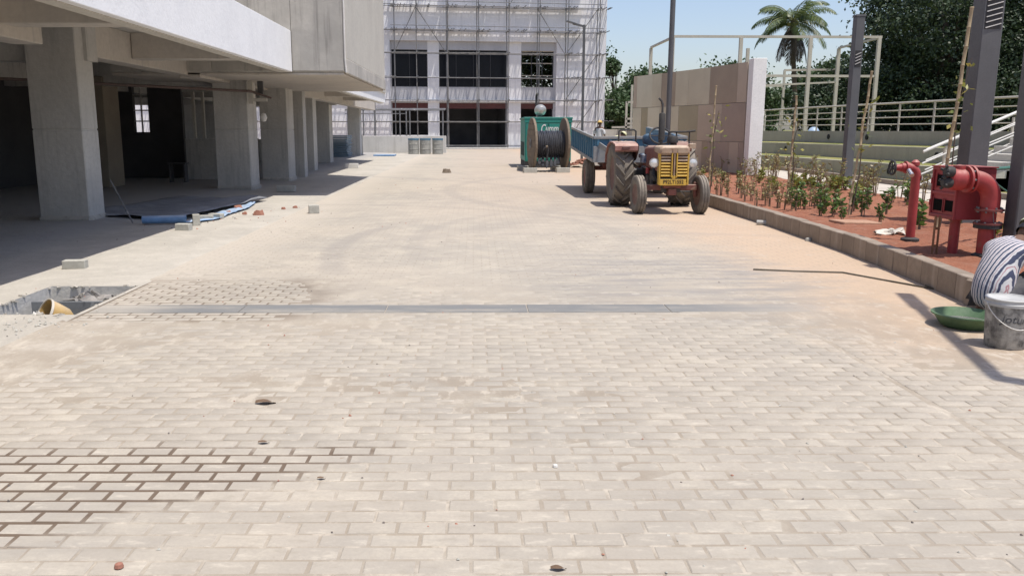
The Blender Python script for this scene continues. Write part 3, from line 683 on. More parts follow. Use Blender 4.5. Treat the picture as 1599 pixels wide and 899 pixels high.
sc_ = thing('scaffolding', 'tube scaffolding standing in front of the pale office block', 'scaffolding', (-2.3, 72.5, 0), R(7))
SS = [-24.0, -21.4, -18.7, -16.0, -13.4, -10.7, -8.1, -6.1, -4.41, -2.54, .08, 2.67, 5.25, 7.91, 10.43, 13.19]
LV = [0.28, 2.3, 4.1, 6.0, 8.0, 9.85, 11.8, 13.7, 15.6]
rs = random.Random(3)
M_TUBE_D = weather('dark_tube', (0.16, 0.155, 0.15), (0.26, 0.25, 0.24), 2, 0.6, 0.15, metal=0.2)
for i, sx in enumerate(SS):
    for ry in (0.0, 1.0):
        if i == 10 and ry == 0: m_ = M_TUBE_D
        else: m_ = M_TUBE if (i + int(ry)) % 3 else M_TUBE_D
        dx = rs.uniform(-.05, .05)
        mb = MB(); r = 0.052 if m_ is M_TUBE_D and i == 10 else 0.04
        mb.tube([(sx + dx, ry, 0.0), (sx + rs.uniform(-.04, .04), ry, 8), (sx + dx * .5 + rs.uniform(-.05, .05), ry, 17)], r, 7)
        for z in LV: mb.tube([(sx + dx * .7, ry, z - .09), (sx + dx * .7, ry, z + .09)], r * 1.75, 7)
        mb.box(sx + dx - .08, sx + dx + .08, ry - .08, ry + .08, 0.001, .02)
        mb.build('standard', m_, sc_, local=True, smooth=True)
for z in LV:
    for ry in (0.0, 1.0):
        if z < 2 and ry > .5: continue
        seg = [(SS[0] - .4, SS[8]), (SS[8] - .3, SS[-1] + .35)] if z > 1 else [(SS[9], SS[-1])]
        for a_, b_ in seg:
            MB().tube([(a_, ry - .06, z + rs.uniform(-.04, .04)), (b_, ry - .06, z + rs.uniform(-.06, .06))], 0.034, 7).build('ledger', M_TUBE if rs.random() < .7 else M_TUBE_D, sc_, local=True, smooth=True)
    if z > 8.5:
        MB().tube([(SS[8] - .3, -.06, z + .32), (SS[-1] + .3, -.06, z + .28)], 0.03, 7).build('guard_rail', M_TUBE, sc_, local=True, smooth=True)
for z in LV[1:]:
    for i, sx in enumerate(SS):
        L = 1.48 if z > 9 else 1.3
        MB().tube([(sx + .07, -.25, z + .06), (sx + .07, L, z + .06)], 0.038, 6).build('transom', M_TUBE, sc_, local=True, smooth=True)
        if z > 9 or i in (0, 1, 2, 3, 4, 5, 6, 14, 15):
            for _ in range(4): 
                if rs.random() < .85:
                    x_ = sx + rs.uniform(.2, 1.6); MB().tube([(x_, rs.uniform(-.1, .4), z + .1), (x_, 1.49, z + .1)], 0.04, 6).build('wall_tie', M_TUBE, sc_, local=True, smooth=True)
for z in (9.85, 11.8, 13.7, 15.6):
    for (a_, b_) in ((-4.6, -.4), (-.3, 3.6), (3.7, 7.6), (7.7, 12.0)):
        if rs.random() < .8: MB().box(a_, b_, 0.98, 1.3, z + .1, z + .14).build('plank', M_CONC_LT, sc_, local=True)
for a_, z0, b_, z1 in ((10.43, 4.1, 13.19, 8.0), (10.43, 8, 13.19, 11.8), (-4.41, 8, -2.54, 11.8), (-2.54, 11.8, .08, 8), (5.25, 11.8, 7.91, 15.6), (10.43, 0.3, 13.19, 4.1), (7.91, 11.8, 10.43, 8)):
    MB().tube([(a_, 1.06, z0), (b_, 1.06, z1)], 0.03, 6).build('brace', M_TUBE_D, sc_, local=True, smooth=True)

# low wall with drums, temporary pipe railing
lw = MB().box(-9.2, -2.0, 60, 60.25, -0.05, 1.2); o = lw.build('low_wall', weather('whitewashed_wall', (0.62, 0.61, 0.58), (0.52, 0.51, 0.48), 0.8, 0.9, 0.3, streak=(0.42, 0.41, 0.38)), bevel=.02)
tag(o, 'low whitewashed wall ending beside the three drums', 'wall')
rl = thing('pipe_railing', 'tall grey pipe frame standing above the low whitewashed wall', 'railing', (-6, 60.5, 0))
for x in (-9.0, -7.9, -7.1, -5.3, -4.85, -4.6, -2.25): MB().tube([(x, 60.5, 1.2 if x < -2.5 else 0), (x, 60.5, 3.0)], 0.05, 7).build('post', M_TUBE, rl, smooth=True)
MB().tube([(-9.2, 60.5, 3.02), (-2.1, 60.5, 3.02)], 0.06, 7).build('rail', M_TUBE, rl, smooth=True)
MB().tube([(-9.2, 61.5, 3.1), (-2.1, 61.3, 3.1), (-2.1, 60.5, 3.02)], 0.05, 7).build('rail', M_TUBE, rl, smooth=True)
MB().tube([(-9.2, 60.5, 2.75), (-4.85, 60.5, 2.75)], 0.03, 7).build('rail', M_TUBE, rl, smooth=True)
# ================================================================== barrels
M_BARREL = weather('cement_stained_drum', (0.36, 0.36, 0.33), (0.25, 0.25, 0.235), 3, 0.85, 0.3, spot=(0.50, 0.49, 0.45), streak=(0.20, 0.20, 0.19)); M_BLUERIM = weather('blue_drum_rim', (0.08, 0.22, 0.34), None, 5, 0.7, 0.1)
BL = ['left one of the three cement-stained drums at the low wall', 'middle one of the three cement-stained drums at the low wall', 'right one of the three cement-stained drums, nearest the wall end']
for k, x in enumerate((-4.15, -3.35, -2.5)):
    t = thing('barrel', BL[k], 'barrel', (x, 57.6, 0), k * 1.3, 'steel drums at the low wall')
    h = 1.05; r = .36
    MB().lathe([(r, 0.01), (r, .33), (r + .018, .35), (r, .37), (r, .68), (r + .018, .7), (r, .72), (r, h - .1), (r - .02, h - .1), (r - .02, .05), (0, .05)], n=20).build('body', M_BARREL, t, local=True, smooth=True)
    MB().lathe([(r - .015, h - .1), (r + .012, h - .1), (r + .02, h), (r - .015, h)], n=20, close=True).build('rim', M_BLUERIM, t, local=True, smooth=True)

# ================================================================== cable drum and generator
cd = thing('cable_drum', 'large wooden drum wound with thick black cable', 'cable drum', (2.9, 33.4, 0), R(6))
def disc(x):
    mb = MB().lathe([(0.09, -.045), (1.0, -.045), (1.0, .045), (0.09, .045)], (x, 0, 1.09), 'X', 40, close=True); return mb
for x in (-.62, .66):
    f_ = disc(x).build('flange', M_WOOD, cd, local=True, bevel=.008)
    s_ = -1 if x < 0 else 1
    for k in range(-4, 5):
        zz = k * .215; L = math.sqrt(max(0, .985 ** 2 - (abs(zz) + .1) ** 2))
        if L > .15: MB().box(x + s_ * .046, x + s_ * .062, -L, L, 1.09 + zz - .1, 1.09 + zz + .1).build('board', M_WOOD, f_, local=True, bevel=.004)
    MB().lathe([(0.10, -.012), (.10, .012), (.2, .012), (.2, -.012)], (x + s_ * .075, 0, 1.09), 'X', 16, close=True).build('hub_plate', M_TUBE, f_, local=True)
MB().lathe([(.3, -.57), (.3, .61)], (0, 0, 1.09), 'X', 24).build('core', M_WOOD, cd, local=True, smooth=True)
M_CABLE = weather('black_cable', (0.035, 0.037, 0.045), (0.06, 0.062, 0.07), 3, 0.45, 0.1, fine=10)
pts = []; turns = 15
for i in range(turns * 28 + 1):
    a = 2 * math.pi * i / 28; x = -.53 + 1.1 * i / (turns * 28); rr_ = .50 + .012 * math.sin(i * .37)
    pts.append((x, rr_ * math.cos(a), 1.06 + rr_ * math.sin(a)))
MB().tube(pts, .038, 7).build('cable_winding', M_CABLE, cd, local=True, smooth=True)
MB().lathe([(.475, -.57), (.475, .61)], (0, 0, 1.06), 'X', 24).build('cable_layer', M_CABLE, cd, local=True, smooth=True)
for x, lo in ((-.42, .3), (-.28, .22), (-.12, .17), (.05, .2), (.2, .25), (.33, .3)):      # slack turns hanging low
    q = [(x + .05 * math.sin(k), -(.6 + .02 * k * (8 - k) / 8) * math.sin(math.pi * k / 8) - .02, 1.0 - (1.0 - lo) * math.sin(math.pi * k / 8) ** .7) for k in range(9)]
    MB().tube(q, .034, 7).build('slack_loop', M_CABLE, cd, local=True, smooth=True)
MB().tube([(-.3, -.6, .85), (-.22, -.66, .95), (-.14, -.68, .98), (-.1, -.66, .9), (-.16, -.64, .5)], .036, 7).build('cable_end', M_CABLE, cd, local=True, smooth=True)
MB().tube([(-.19, -.672, .975), (-.12, -.684, .99)], .044, 8).build('cable_cap', M_WOOD, cd, local=True)
LB = ['cement block chocking the left flange of the cable drum', 'cement block chocking the right flange of the cable drum', 'cement block behind the left flange of the cable drum', 'cement block behind the right flange of the cable drum']
def block(name, lab, x, y, dims, rz, m, cat='block', z=0.0, group=None, tilt=0):
    mb = MB().cbox((0, 0, dims[2] / 2), dims); o = mb.build(name, m, None, bevel=.006); o.location = (x, y, z); o.rotation_euler = (tilt, 0, rz); return tag(o, lab, cat, group)
for k, (x, y) in enumerate(((2.14, 32.35), (3.42, 32.5), (1.98, 34.35), (3.35, 34.45))): block('cement_block', LB[k], x, y, (.52 if k < 2 else .45, .28, .18), R(6), M_BLOCK, group='blocks under the cable drum')

M_GEN = weather('green_canopy_paint', (0.02, 0.235, 0.19), (0.02, 0.19, 0.155), 1.2, 0.5, 0.05, fine=20, dust=(0.12, 0.30, 0.26), amt=.5)
gen = thing('generator', 'green canopied diesel generator behind the cable drum', 'generator', (3.19, 38.3, 0))
def gp(name, m, *bx, parent=gen, **k):
    mb = MB()
    for b in bx: mb.box(*b)
    return mb.build(name, m, parent, local=True, **k)
body = gp('canopy', M_GEN, (-1.0, 1.0, -1.75, 1.9, .28, 2.08), bevel=.02)
gp('roof_lip', M_GEN, (-1.05, 1.05, -1.8, 1.95, 2.082, 2.16), (-1.03, 1.03, -1.785, -1.755, 1.93, 2.08), bevel=.01)
gp('skid', weather('dark_skid', (0.06, 0.06, 0.06), None, 2, .8, .2), (-.98, .98, -1.72, 1.88, 0, .275), bevel=.01)
for a_ in (-.96, .03): gp('door', M_GEN, (a_, a_ + .93, -1.775, -1.752, .36, 1.88), bevel=.006)
for k in range(5): gp('vent_slat', weather('vent_dark', (0.05, 0.08, 0.075), None, 2, .8, .1), (-1.02, -1.001, -1.2 + k * .5, -.95 + k * .5, .5, 1.1))
for x in (-.1, .1): gp('handle', M_TUBE, (x - .012, x + .012, -1.8, -1.776, 1.0, 1.2))
MB().lathe([(0.001, -.5), (.13, -.47), (.2, -.38), (.245, -.2), (.25, 0), (.245, .2), (.2, .38), (.13, .47), (.001, .5)], (-.32, -1.25, 2.46), 'Y', 20).xform(lambda p: p).build('silencer', weather('silver_cladding', (0.62, 0.60, 0.54), (0.5, 0.49, 0.45), 3, .35, .15, metal=.6), gen, local=True, smooth=True)
MB().tube([(-.32, -1.0, 2.15), (-.32, -1.0, 2.4)], .07, 8).tube([(-.45, -1.1, 2.5), (-.45, -.4, 2.5), (-.42, -.3, 2.7), (-.42, -.3, 3.1), (-.40, -.45, 3.2)], .055, 8).build('exhaust_pipe', M_BLACK, gen, local=True, smooth=True)
M_WPAINT = weather('white_lettering', (0.8, 0.8, 0.78), None, 3, .6, 0)
text_mesh('lettering', 'Cummins', 0.50, M_WPAINT, gen, Matrix.Translation((0.20, -1.782, 1.66)) @ FRONT, xs=.56, shear=.25)
o = MB(); r_ = random.Random(2)
for k in range(26):
    a = r_.uniform(0, 6.28); q = r_.random() ** .5
    o.cbox((4.85 + .55 * q * math.cos(a), 37.5 + .5 * q * math.sin(a), .08 + (1 - q) * .3), (.24, .12, .08), (r_.uniform(-.5, .5), r_.uniform(-.5, .5), r_.uniform(0, 3)))
tag(o.build('brick_heap', M_BRICK), 'small heap of red brick rubble beside the green generator', 'brick heap', kind=None)
tag(MB().grid(lambda u, v: (4.2 + 1.4 * u, 36.6 + 1.6 * v, .02 + .1 * abs(nz(u * 3, v * 3, 1, 3)) + .12 * math.sin(math.pi * u) * math.sin(math.pi * v)), 14, 14).build('sand_heap', M_EARTH, smooth=True), 'low spread of sand under the red brick rubble', 'sand heap')

# ================================================================== tractor (nose towards -Y)
tr = thing('tractor', 'old red tractor with yellow slatted grille parked nose to camera', 'tractor', (3.82, 18.25, 0))
M_TRED = weather('faded_red_paint', (0.20, 0.07, 0.055), (0.14, 0.055, 0.045), 5, .65, .2, dust=(0.36, 0.25, 0.19), spot=(0.27, 0.18, 0.13), amt=.9, streak=(0.11, 0.05, 0.04))
M_TPINK = weather('sun_bleached_red', (0.38, 0.19, 0.155), (0.24, 0.10, 0.08), 6, .7, .2, dust=(0.50, 0.36, 0.29), spot=(0.18, 0.09, 0.07))
M_TCREAM = weather('dusty_cream_hood', (0.42, 0.32, 0.23), (0.30, 0.19, 0.13), 7, .7, .2, spot=(0.24, 0.10, 0.075), dust=(0.58, 0.46, 0.35))
M_YEL = weather('yellow_grille_paint', (0.62, 0.40, 0.06), (0.50, 0.31, 0.06), 6, .55, .15, spot=(0.36, 0.26, 0.12), fine=20)
M_IRON = weather('oily_iron', (0.05, 0.048, 0.048), (0.09, 0.08, 0.07), 5, .6, .3, spot=(0.16, 0.13, 0.10))
M_RIM = weather('dusty_rim_paint', (0.13, 0.06, 0.05), (0.20, 0.13, 0.10), 4, .7, .2, dust=(0.30, 0.23, 0.18)); M_CHROME = weather('chrome', (0.6, 0.6, 0.6), None, 3, .25, 0, metal=.8); M_LENS = weather('lamp_lens', (0.75, 0.76, 0.74), None, 5, .15, 0.05, metal=.3)
def wheel(name, par, x, y, r, w, rim_r, lug=0, steer=0.0, rimcol=None, flip=1):
    M = Matrix.Translation((x, y, r)) @ Matrix.Rotation(steer, 4, 'Z')
    wh = bpy.data.objects.new(name, None); COL.objects.link(wh); wh.parent = par; wh.location = (x, y, r); wh.rotation_euler = (0, 0, steer)
    h = w / 2
    tb = r - (.035 if lug else 0)
    prof = [(rim_r, -h * .8), (rim_r + .03, -h * .95), (r - .22 * (r - rim_r) - .03, -h * 1.06), (tb - .02, -h * .92), (tb, -h * .6), (tb + .006, 0), (tb, h * .6), (tb - .02, h * .92), (r - .22 * (r - rim_r) - .03, h * 1.06), (rim_r + .03, h * .95), (rim_r, h * .8)]
    if not lug:   # circumferential ribs
        prof = prof[:4] + [(tb, -h * .75), (tb, -h * .42), (tb - .015, -h * .38), (tb - .015, -h * .3), (tb, -h * .26), (tb, h * .26), (tb - .015, h * .3), (tb - .015, h * .38), (tb, h * .42), (tb, h * .75)] + prof[7:]
    ty = MB().lathe(prof, axis='X', n=40, close=True); 
    ty = ty.build('tyre', M_TYRE, wh, local=True, smooth=True)
    if lug:
        mb = MB(); N = 17
        for k in range(N * 2):
            side = 1 if k % 2 else -1; a = 2 * math.pi * k / (N * 2)
            P = []
            for t_, aa in ((0.02, 0), (0.5, .16), (1.0, .34)):
                xx = side * h * t_ * 1.02; rr_ = tb + .052 - (.02 if t_ == 1 else 0)
                P.append((xx, a + aa * 1.0, rr_))
            wv = .05
            vs = []
            for xx, an, rr_ in P:
                for da, rad in ((-wv, rr_ - .06), (wv, rr_ - .06), (wv * .62, rr_), (-wv * .62, rr_)):
                    vs.append((xx, -rad * math.cos(an + da), rad * math.sin(an + da)))
            fs = [(0, 1, 2, 3), (11, 10, 9, 8)]
            for q in range(2):
                for e in range(4): fs.append((q * 4 + e, q * 4 + (e + 1) % 4, q * 4 + 4 + (e + 1) % 4, q * 4 + 4 + e))
            mb.add(vs, fs)
        mb.build('tread_lugs', M_TYRE, ty.parent, local=True, bevel=.005)
    rc = rimcol or M_RIM
    MB().lathe([(rim_r, -h * .78), (rim_r + .012, -h * .82), (rim_r - .03, -h * .6), (rim_r - .06, 0), (rim_r * .45, -.02 * flip), (.001, -.03 * flip), (.001, .03), (rim_r * .45, .02), (rim_r - .05, .05), (rim_r - .03, h * .6), (rim_r + .012, h * .82), (rim_r, h * .78)], axis='X', n=28).build('rim', rc, wh, local=True, smooth=True)
    MB().lathe([(.001, -h * .75), (.06, -h * .7), (.08, -.03), (.08, .03), (.06, h * .7), (.001, h * .75)], axis='X', n=14).build('hub', rc, wh, local=True, smooth=True)
    return wh
wheel('front_wheel', tr, -.60, -1.85, .375, .17, .21, steer=R(4)); wheel('front_wheel', tr, .60, -1.9, .375, .17, .21, steer=R(4))
wheel('rear_wheel', tr, -.66, .0, .69, .38, .37, lug=1); wheel('rear_wheel', tr, .66, .0, .69, .38, .37, lug=1)
def tp(name, m, mb, parent=tr, **k): return mb.build(name, m, parent, local=True, **k)
GY = -2.2          # grille plane
# hood: rounded box swept back from the grille
def hood_ring(y, w, zt, zb, rr_=.07):
    P = []
    for cxs, czs, a0 in ((1, 1, 0), (-1, 1, 90), (-1, -1, 180), (1, -1, 270)):
        for k in range(5):
            a = R(a0 + 22.5 * k); q = rr_ if czs > 0 else .02
            P.append(((w / 2 - q) * cxs + q * math.cos(a), y, (zt - q if czs > 0 else zb + q) + q * math.sin(a)))
    return P
def loft(mb, rings, capends=True):
    n = len(rings[0]); vs = [p for rg in rings for p in rg]; fs = []
    for i in range(len(rings) - 1):
        for k in range(n): fs.append((i * n + k, i * n + (k + 1) % n, (i + 1) * n + (k + 1) % n, (i + 1) * n + k))
    if capends: fs.append(tuple(range(n))); fs.append(tuple(reversed(range((len(rings) - 1) * n, len(rings) * n))))
    return mb.add(vs, fs)
tp('hood', M_TRED, loft(MB(), [hood_ring(-2.12, .56, 1.29, .82), hood_ring(-1.6, .57, 1.31, .85), hood_ring(-1.0, .56, 1.30, .88), hood_ring(-.62, .52, 1.27, .9)]), smooth=True)
tp('hood_cap', M_TCREAM, loft(MB(), [hood_ring(GY - .035, .5, 1.285, 1.19, .045), hood_ring(GY, .58, 1.32, 1.17), hood_ring(-2.05, .60, 1.33, 1.17), hood_ring(-1.75, .585, 1.322, 1.2, .06)]), smooth=True)
gr = tp('grille', M_YEL, MB().box(-.29, -.255, GY, -2.06, .58, 1.2).box(.255, .29, GY, -2.06, .58, 1.2).box(-.255, .255, GY + .005, -2.07, .58, .63).box(-.06, -.035, GY - .035, GY + .02, .72, 1.27).box(.035, .06, GY - .035, GY + .02, .72, 1.27).box(-.035, .035, GY - .02, GY + .02, 1.18, 1.29).box(-.035, .035, GY - .02, GY + .02, .7, .76), bevel=.008)
tp('grille_backing', M_IRON, MB().box(-.27, .27, -2.10, -2.06, .6, 1.2), gr)
tp('centre_bar', M_TCREAM, MB().box(-.012, .012, GY - .03, GY, .76, 1.18), gr, bevel=.004)
for k in range(8):
    z = 0.755 + k * .058; m_ = M_YEL if k < 5 else M_TCREAM
    for a_, b_ in ((-.253, -.062), (.062, .253)):
        MB().cbox(((a_ + b_) / 2, GY + .015, z), (b_ - a_, .05, .03), (R(-25), 0, 0)).build('grille_slat', m_, gr, local=True, bevel=.004)
pl = tp('number_plate', M_YEL, MB().box(-.27, .235, GY - .028, GY - .018, .575, .695), bevel=.003)
text_mesh('plate_lettering', 'P92LT1552', .105, weather('black_lettering', (0.03, 0.02, 0.015), None, 3, .7, 0), pl, Matrix.Translation((-.01, GY - .030, .638)) @ FRONT, xs=.82, extrude=.002)
for x in (-.375, .37):
    h_ = tp('headlight', M_TRED, MB().lathe([(.001, .1), (.05, .085), (.08, .03), (.088, 0), (.08, -.012)], (x, GY + .06, 1.0), 'Y', 20).tube([(x * .75, GY + .12, 1.0), (x, GY + .12, 1.0)], .02, 8), smooth=True)
    tp('lens', M_LENS, MB().lathe([(.001, -.03), (.04, -.026), (.074, -.01), (.075, .002)], (x, GY + .05, 1.0), 'Y', 20), h_, smooth=True)
    tp('lamp_ring', M_CHROME, MB().lathe([(.074, -.014), (.09, -.014), (.092, .01), (.074, .01)], (x, GY + .055, 1.0), 'Y', 20, close=True), h_, smooth=True)
tp('front_axle', M_TRED, MB().cbox((0, -1.93, .52), (1.06, .1, .11)).cbox((0, -2.0, .56), (.34, .24, .1)).tube([(-.5, -1.87, .33), (-.5, -1.87, .62)], .035, 10).tube([(.5, -1.9, .33), (.5, -1.9, .62)], .035, 10).tube([(-.6, -1.86, .375), (-.5, -1.87, .375)], .03, 8).tube([(.6, -1.9, .375), (.5, -1.9, .375)], .03, 8), bevel=.01)
tp('tie_rod', M_IRON, MB().tube([(-.48, -1.7, .42), (.48, -1.72, .42)], .016, 8).tube([(-.34, -1.85, .75), (-.2, -1.2, .8), (-.1, -.7, .95)], .015, 8), smooth=True)
tp('front_weight', M_TRED, MB().box(-.08, .08, -2.15, -1.75, .38, .5), bevel=.01)
tp('engine', M_IRON, MB().box(-.19, .19, -2.0, -.75, .42, .88).box(-.26, -.19, -1.75, -1.2, .62, .82).box(.19, .25, -1.8, -1.1, .55, .8).tube([(-.24, -1.0, .5), (-.24, -1.0, .72)], .055, 12).tube([(-.25, -1.45, .5), (-.25, -1.45, .64)], .05, 12), bevel=.012)
tp('radiator_hose', M_BLACK, MB().tube([(-.24, -1.95, .62), (-.29, -1.85, .72), (-.3, -1.75, .86), (-.24, -1.65, .95)], .028, 8), smooth=True)
tp('gearbox', M_IRON, MB().box(-.17, .17, -.75, .2, .45, .85).box(-.45, .45, -.12, .14, .56, .8), bevel=.03)
tp('fuel_filter', M_RED, MB().tube([(-.26, -1.05, .74), (-.26, -1.05, .86)], .045, 12), smooth=True)
tp('battery_box', weather('enamel_blue', (0.07, 0.10, 0.18), (0.3, 0.3, 0.32), 14, .5, .1), MB().box(-.36, -.22, -.92, -.7, .95, 1.12), bevel=.01)
tp('tool_box', M_RED, MB().box(-.40, -.22, -.95, -.65, .5, .62), bevel=.01)
tp('dashboard', M_TRED, MB().box(-.22, .22, -.62, -.5, .85, 1.3), bevel=.03)
tp('silencer', M_BLACK, MB().tube([(-.16, -1.72, 1.30), (-.16, -1.72, 1.42)], .03, 10).lathe([(.03, 0), (.062, .01), (.062, .5), (.05, .52), (.03, .525)], (-.16, -1.72, 1.42), 'Z', 16), smooth=True)
tp('exhaust_pipe', M_IRON, MB().tube([(-.16, -1.72, 1.94), (-.16, -1.72, 2.10), (-.185, -1.72, 2.17), (-.24, -1.74, 2.22)], .022, 10), smooth=True)
tp('air_cleaner', M_BLACK, MB().lathe([(.001, .14), (.09, .13), (.11, .09), (.11, 0), (.04, -.02), (.04, -.08)], (.16, -1.3, 1.37), 'Z', 16), smooth=True)
pts = [(.22 * math.cos(t_) + .06, -.62 + .22 * math.sin(t_) * .62, 1.5 + .22 * math.sin(t_) * .75) for t_ in np.linspace(0, 2 * math.pi, 25)]
sw = tp('steering_wheel', M_BLACK, MB().tube(pts, .019, 8, caps=False), smooth=True)
tp('steering_column', M_IRON, MB().tube([(.06, -.62, 1.5), (.06, -.45, 1.25)], .02, 8).tube([(-.16, -.62, 1.5), (.28, -.62, 1.5)], .011, 6).tube([(.06, -.62, 1.5), (.06, -.73, 1.37)], .011, 6), sw, smooth=True)
M_BLUEV = weather('dark_blue_vinyl', (0.035, 0.075, 0.13), (0.05, 0.10, 0.16), 4, .5, .2, dust=(0.13, 0.20, 0.26))
tp('seat', M_BLUEV, loft(MB(), [[(a * .38 + 0, .05 + 0 * b, 1.30 + .20 * b) for a, b in [(math.copysign(abs(math.cos(t_)) ** .5, math.cos(t_)), math.copysign(abs(math.sin(t_)) ** .6, math.sin(t_))) for t_ in np.linspace(0, 2 * math.pi, 20, endpoint=False)]] if q == 0 else [(a * s2 + .17, -.12 + dy, 1.42 + .13 * b) for a, b in [(math.copysign(abs(math.cos(t_)) ** .5, math.cos(t_)), math.copysign(abs(math.sin(t_)) ** .6, math.sin(t_))) for t_ in np.linspace(0, 2 * math.pi, 20, endpoint=False)]] for q, s2, dy in ((1, .30, -.09), (1, .37, -.04), (1, .38, .04), (1, .30, .1))]), smooth=True)
tp('seat_base', M_BLUEV, MB().box(-.24, .24, -.25, .12, 1.02, 1.12).tube([(0, 0, .85), (0, 0, 1.03)], .05, 8), bevel=.03)
for s_ in (-1, 1):
    x0, x1 = (-.88, -.40) if s_ < 0 else (.40, .72)
    prof = [(-.66, 1.20), (-.66, 1.29), (-.60, 1.33), (-.3, 1.37), (.1, 1.38), (.45, 1.29), (.68, 1.10), (.74, .93)]
    mb = MB(); vs = []
    for (y, z) in prof:
        for xx in (x0, x1): vs.append((xx, y, z))
    for (y, z) in prof:
        for xx in (x0, x1): vs.append((xx, y * .97 + (.02 if y < 0 else -.02), z - .03))
    n_ = len(prof); fs = []
    for i in range(n_ - 1):
        fs += [(2 * i, 2 * i + 1, 2 * i + 3, 2 * i + 2), (2 * n_ + 2 * i, 2 * n_ + 2 * i + 2, 2 * n_ + 2 * i + 3, 2 * n_ + 2 * i + 1)]
        for e in (0, 1): fs.append((2 * i + e, 2 * i + 2 + e, 2 * n_ + 2 * i + 2 + e, 2 * n_ + 2 * i + e))
    fs += [(0, 1, 2 * n_ + 1, 2 * n_), (2 * n_ - 2, 2 * n_ - 1, 4 * n_ - 1, 4 * n_ - 2)]
    mb.add(vs, fs); xi = x1 if s_ < 0 else x0
    inner = [(y, z) for y, z in prof] + [(.5, .85), (-.4, 1.0)]
    mb.add([(xi - s_ * 0, y, z) for y, z in inner] + [(xi - s_ * .015, y, z) for y, z in inner], [tuple(range(len(inner))), tuple(reversed(range(len(inner), 2 * len(inner))))])
    fn_ = tp('fender', M_TPINK if s_ < 0 else M_TRED, mb)
    tp('side_lamp', weather('lamp_brown', (0.14, 0.06, 0.05), None, 4, .5, .1), MB().box((x0 + x1) / 2 - .1, (x0 + x1) / 2 + .06, -.685, -.662, 1.22, 1.28), fn_, bevel=.005)
    xa, xb = (-.78, -.42) if s_ < 0 else (.2, .74)
    zt = 1.62 if s_ < 0 else 1.60
    tp('grab_rail', M_BLACK, MB().tube([(xa, -.45, 1.38), (xa, -.45, zt - .03), (xa + .04, -.45, zt), (xb - .04, -.45, zt), (xb, -.45, zt - .03), (xb, -.45, 1.38)], .018, 8) if s_ < 0 else MB().tube([(.17, -.9, 1.58), (.50, -.9, 1.58), (.72, -.86, 1.60)], .02, 8).tube([(.33, -.9, 1.3), (.33, -.9, 1.58)], .016, 8).tube([(.60, -.88, 1.25), (.60, -.88, 1.59)], .016, 8).tube([(.17, -.9, 1.2), (.17, -.9, 1.58)], .014, 8), smooth=True)
tp('footplate', M_IRON, MB().box(-.5, -.17, -.7, -.15, .56, .59).box(.17, .5, -.7, -.15, .56, .59))
tp('bonnet_mirror', M_TCREAM, MB().box(.30, .42, -2.12, -2.0, 1.27, 1.36).tube([(.28, -2.05, 1.25), (.36, -2.05, 1.29)], .012, 6), bevel=.01)

# ================================================================== trailer
M_TRB = weather('worn_blue_paint', (0.06, 0.165, 0.26), (0.085, 0.20, 0.28), 3, .6, .2, spot=(0.20, 0.24, 0.27), streak=(0.12, 0.17, 0.21), dust=(0.36, 0.33, 0.29), amt=.8)
M_TRG = weather('scraped_grey_steel', (0.30, 0.29, 0.27), (0.20, 0.22, 0.24), 3, .7, .2, streak=(0.14, 0.17, 0.20), spot=(0.42, 0.38, 0.33))
tl = thing('trailer', 'blue ribbed tipping trailer hitched behind the red tractor', 'trailer', (3.9, 21.9, 0))
tilt = lambda p: Vector((p.x, p.y, p.z + (p.y + 1.9) * .052))
def lp(name, m, mb, parent=tl, **k): return mb.xform(tilt).build(name, m, parent, local=True, **k)
xa, xb, ya, yb, z0, z1 = -1.05, 1.1, -1.9, 2.65, .86, 1.46
lp('floor', M_TRG, MB().box(xa, xb, ya, yb, z0, z0 + .05))
for nm, bx in (('side_panel', (xa, xa + .03, ya, yb, z0 + .05, z1)), ('side_panel', (xb - .03, xb, ya, yb, z0 + .05, z1)), ('tail_sill', (xa + .03, xb - .03, yb - .03, yb, z0 + .05, z0 + .1))):
    q = lp(nm, M_TRB, MB().box(*bx))
    if nm == 'side_panel':
        s_ = -1 if bx[0] < 0 else 1; xo = xa if s_ < 0 else xb
        lp('top_rail', M_TRG, MB().box(min(xo, xo + s_ * .05), max(xo, xo + s_ * .05), ya, yb, z1 - .05, z1 + .012), q, bevel=.006)
        lp('bottom_rail', M_TRG, MB().box(min(xo, xo + s_ * .05), max(xo, xo + s_ * .05), ya, yb, z0, z0 + .08), q, bevel=.006)
        for k in range(12):
            yy = ya + .04 + k * (yb - ya - .15) / 11
            lp('rib', M_TRB, MB().box(min(xo + s_ * .001, xo + s_ * .045), max(xo + s_ * .001, xo + s_ * .045), yy, yy + .08, z0 + .081, z1 - .051), q, bevel=.006)
q = lp('front_panel', M_TRB, MB().box(xa + .03, xb - .03, ya, ya + .03, z0 + .05, z1))
lp('top_rail', M_TRG, MB().box(xa - .04, xb + .04, ya - .05, ya - .001, z1 - .05, z1 + .015), q, bevel=.006)
lp('lower_plate', M_TRG, MB().box(xa - .03, xb + .03, ya - .03, ya - .002, z0 - .0, z0 + .38), q, bevel=.004)
for k in range(8): lp('rib', M_TRB, MB().box(xa + .05 + k * .28, xa + .12 + k * .28, ya - .04, ya - .003, z0 + .39, z1 - .052), q, bevel=.006)
lp('chassis', M_TRED, MB().box(-.55, -.45, ya, yb, z0 - .12, z0 - .001).box(.45, .55, ya, yb, z0 - .12, z0 - .001).box(-.9, .9, -.1, .1, .5, .6).box(-.62, -.4, -.5, .5, .6, .73).box(.4, .62, -.5, .5, .6, .73), bevel=.006)
MB().sqbar((-.4, -1.9, .78), (0, -3.2, .62), .09).sqbar((.4, -1.9, .78), (0, -3.2, .62), .09).build('drawbar', M_TRED, tl, local=True)
